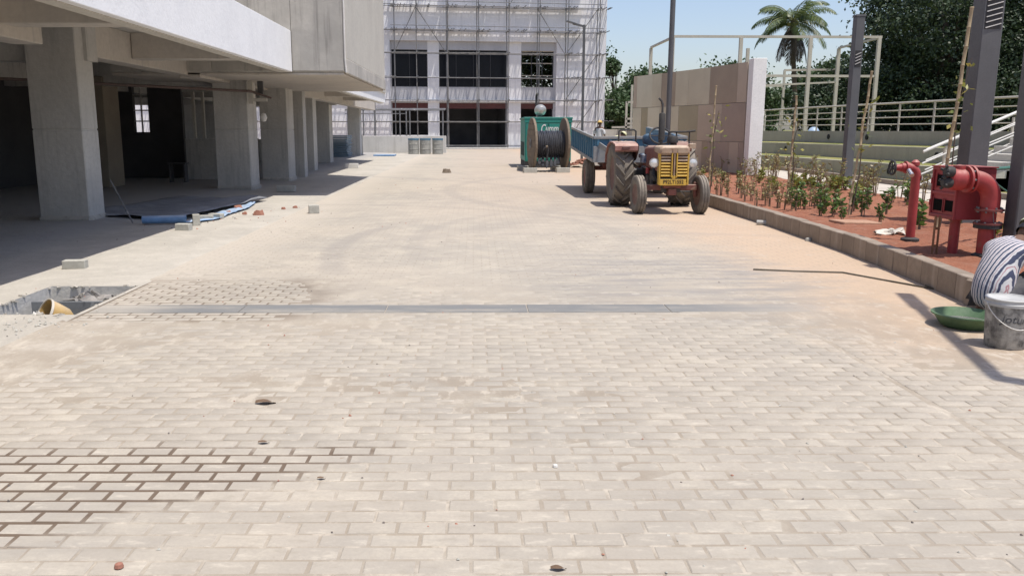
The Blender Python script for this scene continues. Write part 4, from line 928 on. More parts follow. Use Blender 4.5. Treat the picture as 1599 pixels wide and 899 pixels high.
wheel('wheel', tl, -.92, 0, .44, .24, .24, rimcol=M_TRED); wheel('wheel', tl, .92, 0, .44, .24, .24, rimcol=M_TRED)
lp('hydraulic_ram', M_IRON, MB().tube([(0, -1.7, .72), (0, .4, .82)], .05, 10), smooth=True)
lp('mudguard', M_TRG, MB().sqbar((-.62, -2.45, 1.05), (-.95, -1.95, 1.28), .03, .12))

# ================================================================== people
M_SKIN = weather('brown_skin', (0.16, 0.085, 0.055), (0.13, 0.07, 0.045), 6, .6, .05, fine=40, amt=.3)
M_HAIR = weather('black_hair', (0.012, 0.010, 0.010), None, 10, .6, .2)
def skin(name, J, E, m, parent, sub=2, root=0, scale=1.0):
    me = bpy.data.meshes.new(name); ks = list(J); me.from_pydata([tuple(c * scale for c in J[k][0]) for k in ks], [(ks.index(a), ks.index(b)) for a, b in E], [])
    o = bpy.data.objects.new(name, me); COL.objects.link(o); o.parent = parent
    sk = o.modifiers.new('skin', 'SKIN'); sk.use_smooth_shade = True; sk.branch_smoothing = 0.6
    for i, k in enumerate(ks):
        r = J[k][1]; r = r if isinstance(r, tuple) else (r, r)
        o.data.skin_vertices[0].data[i].radius = (r[0] * scale, r[1] * scale); o.data.skin_vertices[0].data[i].use_root = (i == root)
    ss_ = o.modifiers.new('smooth', 'SUBSURF'); ss_.levels = sub; ss_.render_levels = sub
    me.materials.append(m); return o
def head(parent, c, yaw, pitch, hat=None, hatm=None, sc=1.0):
    M = Matrix.Translation(c) @ Matrix.Rotation(yaw, 4, 'Z') @ Matrix.Rotation(pitch, 4, 'Y') @ Matrix.Scale(sc, 4)
    mb = MB(); n, m_ = 24, 18; 
    def P(u, v):
        a = 2 * math.pi * u; b = math.pi * v; x, y, z = math.sin(b) * math.cos(a), math.sin(b) * math.sin(a), math.cos(b)
        X = .098 * x; Y = .076 * y; Z = .118 * z
        if z < 0: Y *= 1 - .28 * z * z; X = X * (1 - .12 * z * z) + .012 * (-z)
        if x > .5: X += .022 * math.exp(-((y / .16) ** 2) - ((z + .12) / .2) ** 2) + .008 * math.exp(-((y / .3) ** 2) - ((z + .52) / .12) ** 2) - .010 * (math.exp(-(((abs(y) - .36) / .16) ** 2) - ((z - .08) / .12) ** 2))
        return M @ Vector((X, Y, Z))
    mb.grid(P, n, m_)
    for s_ in (-1, 1):
        st = len(mb.v); mb.lathe([(.001, -.008), (.022, -.006), (.03, 0), (.024, .006), (.001, .004)], axis='Y', n=12)
        for i in range(st, len(mb.v)): p = Vector(mb.v[i]); mb.v[i] = tuple(M @ Vector((p.x * .7 - .005, p.y + s_ * .08, p.z * 1.1 - .01)))
    h_ = mb.build('head', M_SKIN, parent, local=True, smooth=True)
    eb = MB()
    for s_ in (-1, 1):
        st = len(eb.v); eb.lathe([(.001, -.011), (.008, -.008), (.011, 0), (.008, .008), (.001, .011)], axis='Z', n=10)
        for i in range(st, len(eb.v)): eb.v[i] = tuple(M @ (Vector(eb.v[i]) + Vector((.082, s_ * .028, .008))))
    eb.build('eyes', M_HAIR, h_, local=True, smooth=True)
    hb = MB(); hb.grid(lambda u, v: M @ Vector((.104 * math.sin(1.55 * v) * math.cos(2 * math.pi * u) - .006 - .01 * v, .082 * math.sin(1.55 * v) * math.sin(2 * math.pi * u), .124 * math.cos(1.55 * v) + .002 - (.03 * v if math.cos(2 * math.pi * u) < .2 else 0))), 20, 8)
    hb.build('hair', M_HAIR, h_, local=True, smooth=True)
    if hat == 'cap':
        cb = MB(); cb.grid(lambda u, v: M @ Vector((.115 * math.sin(1.5 * v) * math.cos(2 * math.pi * u) - .004, .094 * math.sin(1.5 * v) * math.sin(2 * math.pi * u), .05 + .095 * math.cos(1.5 * v))), 24, 8)
        cb.grid(lambda u, v: M @ Vector((.09 + .085 * v * math.cos(R(-60 + 120 * u)), .092 * math.sin(R(-60 + 120 * u)) * (1 - .1 * v), .056 - .02 * v)), 10, 3)
        cb.build('cap', hatm, h_, local=True, smooth=True)
    elif hat == 'helmet':
        cb = MB(); cb.grid(lambda u, v: M @ Vector(((.128 + (.03 if v > .93 else 0)) * math.sin(1.57 * v) * math.cos(2 * math.pi * u), (.108 + (.025 if v > .93 else 0)) * math.sin(1.57 * v) * math.sin(2 * math.pi * u), .03 + .115 * math.cos(1.57 * v))), 24, 14)
        cb.build('helmet', hatm, h_, local=True, smooth=True)
    return h_
def hand(parent, wrist, d, palm_n, curl=.5, side=1, m=None):
    d = Vector(d).normalized(); n = Vector(palm_n); n = (n - d * n.dot(d)).normalized(); s_ = d.cross(n) * side; w = Vector(wrist)
    J = {'w': (w, (.026, .018)), 'p': (w + d * .05, (.034, .014)), 'k': (w + d * .085, (.036, .013))}; E = [('w', 'p'), ('p', 'k')]
    skin('palm', {k: (tuple(v[0]), v[1]) for k, v in J.items()}, E, m or M_SKIN, parent, 1)
    for i, (off, L) in enumerate(((-.028, .072), (-.009, .08), (.010, .075), (.028, .058))):
        b = w + d * .075 + s_ * off; q = {}; a = 0; p = b; q['0'] = (tuple(p), .0095)
        for j, fr in enumerate((.45, .32, .23)):
            a += curl * (.55 + .12 * i); p = p + (d * math.cos(a) + n * math.sin(a)) * L * fr; q[str(j + 1)] = (tuple(p), .0088 - .0008 * j)
        skin('finger', q, [('0', '1'), ('1', '2'), ('2', '3')], m or M_SKIN, parent, 1)
    b = w + d * .025 - s_ * .03; p1 = b + (d * .6 - s_ * .6 + n * .3).normalized() * .035; p2 = p1 + (d * .9 - s_ * .1 + n * .4).normalized() * .03
    skin('thumb', {'0': (tuple(b), .012), '1': (tuple(p1), .0105), '2': (tuple(p2), .009)}, [('0', '1'), ('1', '2')], m or M_SKIN, parent, 1)

n = NT('striped_cotton')
tc = n.new('ShaderNodeTexCoord'); vx = n.sep(tc.outputs['Object']); w_ = n.noise(n.geo.outputs['Position'], 9, 3, .5)
yy = n.math('ADD', n.math('ADD', vx[1], n.math('MULTIPLY', vx[0], .42)), n.math('MULTIPLY', w_, .02))
fr = n.math('FRACT', n.math('MULTIPLY', yy, 31.0)); fr2 = n.math('FRACT', n.math('ADD', n.math('MULTIPLY', yy, 31.0), .5))
col = n.mix(n.math('MULTIPLY', n.ss(fr, .52, .56), n.ss(fr, .94, .9)), (0.56, 0.56, 0.57), (0.05, 0.06, 0.11))
col = n.mix(n.math('MULTIPLY', n.ss(fr, .18, .21), n.ss(fr, .31, .28)), col, (0.40, 0.22, 0.24))
M_SHIRT = n.out(col, .9, 0, n.noise(n.geo.outputs['Position'], 14, 4, .6), .5, .02)
M_TROUS = weather('dark_grey_trousers', (0.07, 0.07, 0.085), (0.10, 0.095, 0.09), 6, .9, .3); M_CAPG = weather('pale_green_cap', (0.52, 0.54, 0.30), (0.6, 0.6, 0.42), 8, .8, .1)
def crouched(name, label, loc, rz, shirt, hat, hatm, detail=True, sc=1.0):
    t = thing(name, label, 'person', loc, rz); t.scale = (sc, sc, sc)
    J = {'pel': ((0, 0, .20), .135), 'lum': ((-.01, 0, .36), .135), 'che': ((.07, 0, .51), .145), 'upr': ((.20, 0, .60), .12), 'nek': ((.31, 0, .645), .05), 'hb': ((.36, 0, .65), .048)}
    E = [('pel', 'lum'), ('lum', 'che'), ('che', 'upr'), ('upr', 'nek'), ('nek', 'hb')]
    for s_, k in ((1, 'l'), (-1, 'r')):
        J['sh' + k] = ((.21, .17 * s_, .56), .06); J['el' + k] = ((.38, .24 * s_, .36), .045); J['wr' + k] = ((.62, .10 * s_, .24), .027)
        J['hp' + k] = ((.03, .10 * s_, .22), .09); J['kn' + k] = ((.40, .19 * s_, .44), .062); J['an' + k] = ((.18, .17 * s_, .10), .04); J['to' + k] = ((.38, .19 * s_, .035), (.035, .028)); J['he' + k] = ((.13, .17 * s_, .04), .034)
        E += [('upr', 'sh' + k), ('sh' + k, 'el' + k), ('el' + k, 'wr' + k), ('pel', 'hp' + k), ('hp' + k, 'kn' + k), ('kn' + k, 'an' + k), ('an' + k, 'to' + k), ('an' + k, 'he' + k)]
    skin('body', J, E, M_SKIN, t)
    S = {k: (v[0], tuple(q + .022 for q in (v[1] if isinstance(v[1], tuple) else (v[1], v[1])))) for k, v in J.items() if k in ('pel', 'lum', 'che', 'upr')}
    for k in 'lr':
        a, b = Vector(J['sh' + k][0]), Vector(J['el' + k][0]); S['sh' + k] = (J['sh' + k][0], .078); S['el' + k] = (tuple(a.lerp(b, .95)), .062)
    S['hem'] = ((0, 0, .14), .165); S['pel'] = ((0, 0, .22), .17); S['col'] = ((.275, 0, .64), .08)
    S = {'hem': ((.0, 0, .075), .15), 'mid': ((-.03, 0, .30), .172), 'che': ((.07, 0, .50), .162), 'upr': ((.20, 0, .60), .13), **{k: v for k, v in S.items() if k not in ('pel', 'lum', 'hem', 'che', 'upr', 'mid')}}
    skin('shirt', S, [('hem', 'mid'), ('mid', 'che'), ('che', 'upr'), ('upr', 'col'), ('upr', 'shl'), ('shl', 'ell'), ('upr', 'shr'), ('shr', 'elr')], shirt, t)
    T = {'pel': ((.03, 0, .2), .12)}; TE = []
    for k in 'lr':
        T['hp' + k] = (J['hp' + k][0], .095); T['kn' + k] = (J['kn' + k][0], .078); T['an' + k] = (J['an' + k][0], .056); TE += [('pel', 'hp' + k), ('hp' + k, 'kn' + k), ('kn' + k, 'an' + k)]
    skin('trousers', T, TE, M_TROUS, t)
    head(t, (.44, 0, .68), 0, R(42), hat, hatm)
    if detail:
        for s_, k in ((1, 'l'), (-1, 'r')): hand(t, J['wr' + k][0], (.75, -.1 * s_, -.25), (-.2, 0, -1), .6, s_)
    return t
cr = crouched('person', 'squatting worker in a blue and white striped shirt bent over the green tub', (4.46, 7.0, 0.0), R(30), M_SHIRT, 'cap', M_CAPG, sc=1.07)
def standing(name, label, loc, rz, shirt, hat, hatm):
    t = thing(name, label, 'person', loc, rz)
    J = {'pel': ((0, 0, .95), (.12, .15)), 'wai': ((0, 0, 1.1), (.10, .13)), 'che': ((0, 0, 1.3), (.11, .16)), 'upr': ((0, 0, 1.42), (.08, .12)), 'nek': ((0, 0, 1.5), .05), 'hb': ((.01, 0, 1.56), .05)}
    E = [('pel', 'wai'), ('wai', 'che'), ('che', 'upr'), ('upr', 'nek'), ('nek', 'hb')]
    for s_, k in ((1, 'l'), (-1, 'r')):
        J['sh' + k] = ((0, .19 * s_, 1.40), .055); J['el' + k] = ((-.03, .25 * s_, 1.12), .042); J['wr' + k] = ((.12, .24 * s_, .92), .027)
        J['hp' + k] = ((0, .09 * s_, .9), .085); J['kn' + k] = ((.02 * s_, .10 * s_, .5), .06); J['an' + k] = ((-.02 * s_, .11 * s_, .09), .042); J['to' + k] = ((.14 - .02 * s_, .12 * s_, .035), (.04, .03))
        E += [('upr', 'sh' + k), ('sh' + k, 'el' + k), ('el' + k, 'wr' + k), ('pel', 'hp' + k), ('hp' + k, 'kn' + k), ('kn' + k, 'an' + k), ('an' + k, 'to' + k)]
    skin('body', J, E, M_SKIN, t)
    S = {k: (v[0], tuple(q + .022 for q in (v[1] if isinstance(v[1], tuple) else (v[1], v[1])))) for k, v in J.items() if k in ('pel', 'wai', 'che', 'upr')}
    SE = [('pel', 'wai'), ('wai', 'che'), ('che', 'upr')]
    for k in 'lr': S['sh' + k] = (J['sh' + k][0], .08); S['el' + k] = (J['el' + k][0], .062); SE += [('upr', 'sh' + k), ('sh' + k, 'el' + k)]
    skin('shirt', S, SE, shirt, t)
    T = {'pel': ((0, 0, .93), (.135, .16))}; TE = []
    for k in 'lr':
        T['hp' + k] = (J['hp' + k][0], .10); T['kn' + k] = (J['kn' + k][0], .078); T['an' + k] = (J['an' + k][0], .062); TE += [('pel', 'hp' + k), ('hp' + k, 'kn' + k), ('kn' + k, 'an' + k)]
    skin('trousers', T, TE, M_TROUS, t)
    head(t, (.01, 0, 1.63), 0, R(5), hat, hatm)
    for s_, k in ((1, 'l'), (-1, 'r')): hand(t, J['wr' + k][0], (.4, 0, -.8), (.3, -s_, 0), .5, s_)
    return t
M_WSHIRT = weather('white_shirt', (0.62, 0.62, 0.62), (0.5, 0.5, 0.5), 6, .9, .3); M_YSHIRT = weather('yellow_green_shirt', (0.58, 0.58, 0.30), (0.65, 0.63, 0.45), 6, .9, .3)
standing('person', 'worker in white shirt and yellow hard hat standing beyond the blue trailer', (5.62, 38.0, .28), R(60), M_WSHIRT, 'helmet', weather('yellow_helmet', (0.62, 0.42, 0.12), None, 3, .5, 0))
crouched('person', 'worker in pale yellow-green shirt bending low beyond the blue trailer', (6.1, 37.2, .62), R(20), M_YSHIRT, 'helmet', M_YSHIRT, detail=True, sc=1.15)
tag(MB().box(4.9, 7.2, 36.5, 39.2, -.05, .28).box(5.7, 7.1, 36.6, 37.7, .28, .62).build('concrete_platform', M_CONC_LT, bevel=.02), 'low stepped concrete platform carrying the two workers beyond the trailer', 'platform')

# ================================================================== tub and bucket
tb = thing('wash_tub', 'shallow green plastic tub on the paving beside the squatting worker', 'tub', (4.12, 6.78, 0))
M_TUB = weather('green_tub_plastic', (0.085, 0.16, 0.075), (0.12, 0.18, 0.105), 5, .6, .15, spot=(0.28, 0.31, 0.24))
MB().lathe([(.001, .004), (.17, .004), (.19, .012), (.25, .10), (.268, .105), (.268, .116), (.244, .116), (.18, .022), (.001, .018)], n=40).build('body', M_TUB, tb, local=True, smooth=True)
MB().lathe([(.001, .05), (.1, .052), (.188, .05)], n=30).build('cement_slurry', weather('wet_cement', (0.16, 0.155, 0.15), None, 9, .3, .3), tb, local=True, smooth=True)
bk = thing('paint_bucket', 'cement-smeared white paint bucket with wire handle at the right edge', 'bucket', (4.04, 6.13, 0))
M_BKT = weather('smeared_bucket', (0.44, 0.43, 0.40), (0.09, 0.087, 0.085), 14, .75, .6, streak=(0.07, 0.07, 0.07), fine=40, amt=1.5, bdist=.006)
MB().lathe([(.001, .004), (.132, .004), (.138, .012), (.156, .34), (.150, .34), (.128, .02), (.001, .016)], n=36).build('body', M_BKT, bk, local=True, smooth=True)
M_RIMG = weather('pale_bucket_rim', (0.50, 0.50, 0.48), (0.38, 0.38, 0.37), 5, .6, .2)
MB().lathe([(.150, .325), (.164, .325), (.166, .345), (.160, .352), (.160, .372), (.165, .376), (.160, .382), (.149, .380)], n=36, close=True).build('rim', M_RIMG, bk, local=True, smooth=True)
MB().lathe([(.001, .372), (.14, .372), (.151, .378), (.151, .366), (.001, .364)], n=36).build('lid', M_RIMG, bk, local=True, smooth=True)
hp = [(.168 * math.cos(a), .168 * math.sin(a) if False else -.168 * abs(math.sin(a)) , .335 - .17 * math.sin(a) ** 1.0) for a in np.linspace(0.0, math.pi, 17)]
MB().tube(hp, .0035, 6).build('handle', M_WHITESTEEL, bk, local=True, smooth=True)
MB().tube([(-.175, 0, .335), (-.15, 0, .335)], .012, 8).tube([(.15, 0, .335), (.175, 0, .335)], .012, 8).build('handle_lug', M_RIMG, bk, local=True)
def wrap(p, r0=.1505, zc=.235, a0=R(-104)):
    r = r0 + p.z; a = a0 + p.x / r0; return Vector((r * math.cos(a), r * math.sin(a), zc + p.y))
text_mesh('lettering', 'Jotun', .085, weather('faded_black_print', (0.05, 0.05, 0.055), (0.15, 0.15, 0.15), 20, .7, 0), bk, None, extrude=.0012, fn=wrap, shear=.2)

# ================================================================== stone clad curved wall
SW = [(8.78, 26.9), (8.62, 27.6), (8.28, 29.0), (7.85, 30.6), (7.35, 32.2), (6.80, 33.8), (6.48, 34.6)]
sw_ = thing('stone_clad_wall', 'tall curved wall clad in brown and tan stone panels', 'wall', (8.0, 29.0, 0))
def interp(s):
    for (x0, y0), (x1, y1) in zip(SW, SW[1:]):
        L = math.hypot(x1 - x0, y1 - y0)
        if s <= L + 1e-6: return x0 + (x1 - x0) * s / L, y0 + (y1 - y0) * s / L
        s -= L
    return SW[-1]
SWL = sum(math.hypot(q[0] - p[0], q[1] - p[1]) for p, q in zip(SW, SW[1:]))
ztop = 3.74
mb = MB(); B = offs(SW, .32); strip(mb, SW, SW, -.05, ztop - .03); strip(mb, B, B, ztop - .03, -.05); strip(mb, SW, B, ztop - .03, ztop - .03); mb.build('wall_core', M_CONC, sw_)
MB().box(8.6, 9.02, 26.42, 26.86, -.05, ztop + .05).build('end_pier', weather('white_stone_pier', (0.88, 0.87, 0.83), (0.83, 0.82, 0.78), .8, .8, .1), sw_, bevel=.01)
STONE = [weather('stone_' + k, (c[0] * 1.42, c[1] * 1.58, c[2] * 1.54), (c2[0] * 1.42, c2[1] * 1.58, c2[2] * 1.54), .8, .75, .12, fine=35, amt=.5) for k, c, c2 in (('tan', (0.42, 0.345, 0.265), (0.37, 0.30, 0.23)), ('brown', (0.275, 0.20, 0.15), (0.235, 0.17, 0.13)), ('rose', (0.37, 0.275, 0.215), (0.32, 0.24, 0.19)), ('sand', (0.46, 0.385, 0.305), (0.40, 0.335, 0.26)), ('olive', (0.285, 0.225, 0.155), (0.25, 0.20, 0.14)), ('mauve', (0.29, 0.21, 0.17), (0.25, 0.18, 0.15)))]
def s_of(px):
    best = None
    for k in range(400):
        s = SWL * k / 399; x, y = interp(s); e = abs(cam_px(x, y, 2)[0] - px)
        if best is None or e < best[0]: best = (e, s)
    return best[1]
rowsP = [(2.49, ztop, [(1165, 'tan'), (1150, 'brown'), (1107, 'tan'), (1074, 'rose'), (1054, 'brown'), (1032, 'tan'), (1018, 'rose'), (994, 'sand'), (988, None)], ('rose', 'brown', 'tan', 'tan', 'brown', 'tan', 'sand', 'rose')),
         (1.24, 2.482, [1165, 1128, 1091, 1060, 1031, 1012, 1002, 988], ('mauve', 'rose', 'olive', 'tan', 'sand', 'olive', 'sand')),
         (.0, 1.232, [1165, 1157, 1142, 1108, 1099, 1075, 1050, 1031, 1008, 988], ('mauve', 'rose', 'mauve', 'brown', 'rose', 'tan', 'brown', 'tan', 'sand'))]
SN = {'tan': 0, 'brown': 1, 'rose': 2, 'sand': 3, 'olive': 4, 'mauve': 5}
for z0, z1, L, cols in rowsP:
    L = [q[0] if isinstance(q, tuple) else q for q in L]
    for a, b, c in zip(L, L[1:], cols):
        sa = max(.0, s_of(a)) ; sb = s_of(b) - .008
        if sb - sa < .1: continue
        nseg = 3; P = [interp(sa + .004 + (sb - sa - .004) * k / nseg) for k in range(nseg + 1)]; th = .035 + rs.uniform(-.004, .006)
        O = offs(P, -th); mb = MB(); z0_, z1_ = z0 + .004, z1 - .004
        strip(mb, O, O, z0_, z1_); strip(mb, P, P, z1_, z0_); strip(mb, O, P, z1_, z1_); strip(mb, P, O, z0_, z0_)
        for e in (0, -1): mb.add([(*O[e], z0_), (*P[e], z0_), (*P[e], z1_), (*O[e], z1_)], [(0, 1, 2, 3)])
        mb.build('stone_panel', STONE[SN[c]], sw_)

# ================================================================== poles
lp9 = thing('street_lamp', 'slim grey lamp post with a short arm in front of the scaffolding', 'street lamp', (5.1, 40, 0))
MB().sqbar((5.1, 40, -.05), (5.08, 40, 6.38), .11).build('pole', M_STEELPOLE, lp9)
MB().sqbar((5.1, 40, 6.30), (4.55, 40, 6.44), .10, .09).build('arm', M_STEELPOLE, lp9)
MB().sqbar((4.7, 40, 6.42), (4.26, 40, 6.54), .2, .06).build('lamp_head', M_STEELPOLE, lp9)
tp_ = thing('light_pole', 'tall round grey pole rising behind the tractor in front of the stone wall', 'pole', (6.4, 28, .1))
MB().tube([(6.4, 28, .1), (6.4, 28, 7.2)], .085, 16).build('shaft', M_STEELPOLE, tp_, smooth=True)
MB().lathe([(.15, .1), (.15, .13), (.085, .14)], (6.4, 28, 0), n=16).build('base_plate', M_STEELPOLE, tp_)
def garden_pole(label, x, y, z0, z1, w=.215, lou=(0, 0)):
    t = thing('garden_light_pole', label, 'pole', (x, y, z0), 0, 'square garden light poles in the planted bed')
    MB().box(-w / 2, w / 2, -w / 2, w / 2, -.05, z1 - z0).build('shaft', M_STEELPOLE, t, local=True, bevel=.012)
    MB().box(-w / 2 - .01, w / 2 + .01, -w / 2 - .01, w / 2 + .01, z1 - z0 + .001, z1 - z0 + .05).build('cap', M_STEELPOLE, t, local=True)
    MB().box(-.2, .2, -.2, .2, -.02, .012).build('base_plate', M_STEELPOLE, t, local=True)
    if lou[1]:      # slanted louvres of the light slot
        H = z1 - z0; k = 0
        lb = MB().box(-w / 2 + .03, w / 2 - .03, -w / 2 - .006, -w / 2 - .001, lou[0] - .05, lou[1] + .05).build('light_slot', M_BLACK, t, local=True)
        while lou[1] - k * .075 > lou[0]:
            z = lou[1] - k * .075
            MB().sqbar((-w / 2 + .04, -w / 2 - .012, z - .06), (w / 2 - .04, -w / 2 - .012, z), .012, .012).build('louvre', M_WHITESTEEL, lb, local=True); k += 1
garden_pole('farthest square grey garden pole, left of the big dark tree', 9.52, 21.4, .2, 4.36, lou=(3.0, 3.3))
garden_pole('tall square grey garden pole just behind the red valve cabinet', 7.48, 12.6, .2, 4.9, .30, lou=(2.9, 3.9))
garden_pole('nearest square grey garden pole at the right edge of the picture', 5.93, 9.0, .2, 4.45)

# steel frame behind the stone wall
fr_ = thing('pergola_frame', 'large open cream steel frame behind the stone clad wall', 'frame', (13, 39, 1.5))
def bar(p0, p1, w=.1, name='beam'): MB().sqbar(p0, p1, w).build(name, M_CREAMSTEEL, fr_)
FX0, FX1, FY0, FY1, FT = 8.52, 17.4, 37, 41.5, 5.5
for x in (FX0, 11.45, 14.45, FX1): bar((x, FY0, 1.4), (x, FY0, FT), .14, 'post')
for x in (FX0, 13.2, 17.6): bar((x, FY1, 1.4), (x, FY1, FT - .02), .14, 'post')
bar((FX0, FY0 - .0, FT + .05), (FX1 + .1, FY0, FT + .03), .1); bar((FX0, FY1, FT + .02), (FX0, FY0, FT + .02), .09); bar((17.6, FY1, FT), (FX1, FY0, FT), .09); 
bar((11.6, FY0 + .01, 3.92), (FX1, FY0 + .01, 3.9), .1); bar((17.6, FY1, 3.9), (13.2, FY1, 3.7), .08); bar((13.2, FY1, 3.7), (11.6, FY0, 3.9), .06)
f2 = thing('goal_frame', 'smaller cream pipe frame beyond the railing', 'frame', (16, 48, 1.5))
for p0, p1 in (((15.9, 48, 1.4), (15.9, 48, 4.3)), ((17.4, 48, 1.4), (17.4, 48, 4.9)), ((15.9, 48, 4.05), (17.4, 48, 4.05)), ((17.4, 48, 4.9), (22.5, 50, 5.1)), ((22.5, 50, 1.4), (22.5, 50, 5.1))): MB().sqbar(p0, p1, .11).build('bar', M_CREAMSTEEL, f2)
f3 = thing('boundary_frame', 'cream posts and rails left of the stone clad wall', 'frame', (8, 45, 1))
for p0, p1 in (((8.05, 45, .5), (8.05, 45, 3.1)), ((8.05, 45, 3.05), (9.3, 45, 3.15)), ((8.05, 45, 2.2), (9.4, 45, 2.2)), ((8.05, 45, 1.95), (9.4, 45, 1.95)), ((7.3, 45, 1.75), (9.4, 45, 1.8)), ((8.5, 46, 1.4), (8.5, 46, 4.0))): MB().sqbar(p0, p1, .1).build('bar', M_CREAMSTEEL, f3)
tag(MB().box(6.9, 9.6, 45.3, 45.5, 0, 1.65).build('boundary_wall', M_CONC_LT), 'low pale boundary wall left of the stone clad wall', 'wall')

# railing along the top terrace wall
rg = thing('terrace_railing', 'long cream railing with four rails along the top terrace wall', 'railing', (14, 25, 1.58))
TL = offs(line0, 2.2)[:3]; zt = 1.58
def seglen(P): return sum(math.hypot(b[0] - a[0], b[1] - a[1]) for a, b in zip(P, P[1:]))
def pat(P, s):
    for a, b in zip(P, P[1:]):
        L = math.hypot(b[0] - a[0], b[1] - a[1])
        if s <= L + 1e-6: return (a[0] + (b[0] - a[0]) * s / L, a[1] + (b[1] - a[1]) * s / L)
        s -= L
    return P[-1]
TL = TL + [(13.0, 39.5)]
for dz, r in ((.90, .032), (.66, .018), (.44, .018), (.22, .018)):
    MB().tube([(x, y, zt + dz) for x, y in TL], r, 8).build('rail', M_CREAMSTEEL, rg, smooth=True)
s = 0
while s < seglen(TL):
    x, y = pat(TL, s); MB().sqbar((x, y, zt - .02), (x, y, zt + .88), .07, .035).build('post', M_CREAMSTEEL, rg); s += 1.75
# stair with handrails climbing the terraces
stt = thing('garden_stair', 'concrete garden steps climbing the terraces', 'steps', (11.5, 19.8, .2))
for k in range(8): MB().box(10.95 + k * .38, 10.95 + k * .38 + 1.6, 19.0, 20.8, .1, .2 + .172 * (k + 1)).build('step', M_CONC_LT, stt, bevel=.008)
for yy, lab in ((18.9, 'white slanted handrail on the near side of the garden steps'), (20.9, 'white slanted handrail on the far side of the garden steps')):
    h = thing('stair_handrail', lab, 'handrail', (11, yy, .2)); xo = 0 if yy < 19 else 1.15
    for dz, r in ((.92, .03), (.66, .018), (.42, .018), (.18, .018)):
        MB().tube([(10.1 + xo, yy, .22 + dz), (12.9 + xo, yy, 1.42 + dz), (15.0 + xo, yy, 1.5 + dz)], r, 8).build('rail', M_WHITESTEEL, h, smooth=True)
    for x, z in ((10.6, .3), (11.4, .65), (12.2, 1.0), (13.0, 1.35), (14.2, 1.45)): x += xo; MB().sqbar((x, yy + .035, z - .1), (x, yy + .035, z + .93 + .0), .06, .04).build('post', M_CREAMSTEEL, h)
tag(MB().lathe([(.001, 1.5), (.24, 1.5), (.24, 2.15), (.26, 2.17), (.2, 2.4), (.1, 2.5), (.001, 2.52)], (12.95, 38.4, 0), n=18).build('water_tank', M_WHITESTEEL, smooth=True), 'small white domed tank beyond the railing next to the stone clad wall', 'tank')
tag(loft(MB(), [[(16.06 + .24 * math.cos(t_) * q, 40 + .24 * math.sin(t_) * q, 1.5 + h_ * .75) for t_ in np.linspace(0, 2 * math.pi, 12, endpoint=False)] for q, h_ in ((1, 0), (1.1, .1), (.7, .28), (.3, .34))]).build('blue_tarp_bundle', M_BLUE, smooth=True), 'small bright blue bundle behind the railing', 'bundle')

# ================================================================== red fire pipes
def elbow(c, r, a0, a1, n=9, ax='x'): return [(c[0] + r * math.cos(R(a0 + (a1 - a0) * k / (n - 1))), c[1], c[2] + r * math.sin(R(a0 + (a1 - a0) * k / (n - 1)))) for k in range(n)]
def flange(mb, p, ax, r, t=.02): return mb.lathe([(r * .55, -t / 2), (r, -t / 2), (r, t / 2), (r * .55, t / 2)], p, ax, 24, close=True)
def valvewheel(par, c, r, name='hand_wheel', n=20):
    P = [(c[0], c[1] + r * math.cos(t_), c[2] + r * math.sin(t_)) for t_ in np.linspace(0, 2 * math.pi, n + 1)]
    mb = MB().tube(P, r * .16, 8, caps=False, up=(1, 0, 0))
    for k in range(3):
        a = math.pi * k / 3 + .3; mb.tube([(c[0], c[1] + r * math.cos(a), c[2] + r * math.sin(a)), (c[0], c[1] - r * math.cos(a), c[2] - r * math.sin(a))], r * .1, 6)
    return mb.tube([(c[0] - .012, c[1], c[2]), (c[0] + .1, c[1], c[2])], r * .22, 8).build(name, M_BLACK, par, smooth=True)
hy = thing('fire_hydrant', 'slender red standpipe with black valve wheel standing in the soil bed', 'hydrant', (5.6, 10.6, .22))
X, Y = 5.6, 10.6
MB().tube([(X, Y, .15), (X, Y, 1.06)] + [(X - .09 + .09 * math.cos(R(a)), Y, 1.06 + .09 * math.sin(R(a))) for a in (20, 45, 70, 90)] + [(X - .2, Y, 1.155)], .055, 18).build('standpipe', M_RED, hy, smooth=True)
mb = MB().lathe([(.06, -.02), (.06, .02)], (X - .12, Y, 1.155), 'X', 18); flange(mb, (X - .14, Y, 1.155), 'X', .075); mb.tube([(X - .15, Y, 1.155), (X - .27, Y, 1.15)], [.055, .035], 16).lathe([(.03, 0), (.05, .01), (.05, .05), (.02, .08)], (X - .02, Y, 1.17), 'Z', 12)
mb.build('valve_body', M_RED, hy, smooth=True)
valvewheel(hy, (X - .31, Y, 1.15), .085)
MB().tube([(X - .13, Y - .06, 1.12), (X - .13, Y - .15, 1.06)], .03, 12).build('outlet', M_CHROME, hy, smooth=True)
MB().lathe([(.11, .17), (.11, .25), (.06, .27)], (X, Y, 0), n=16).build('soil_collar', M_BLACK, hy)
MB().box(X + .045, X + .06, Y - .058, Y - .03, 1.0, 1.05).build('bracket', M_CHROME, hy)

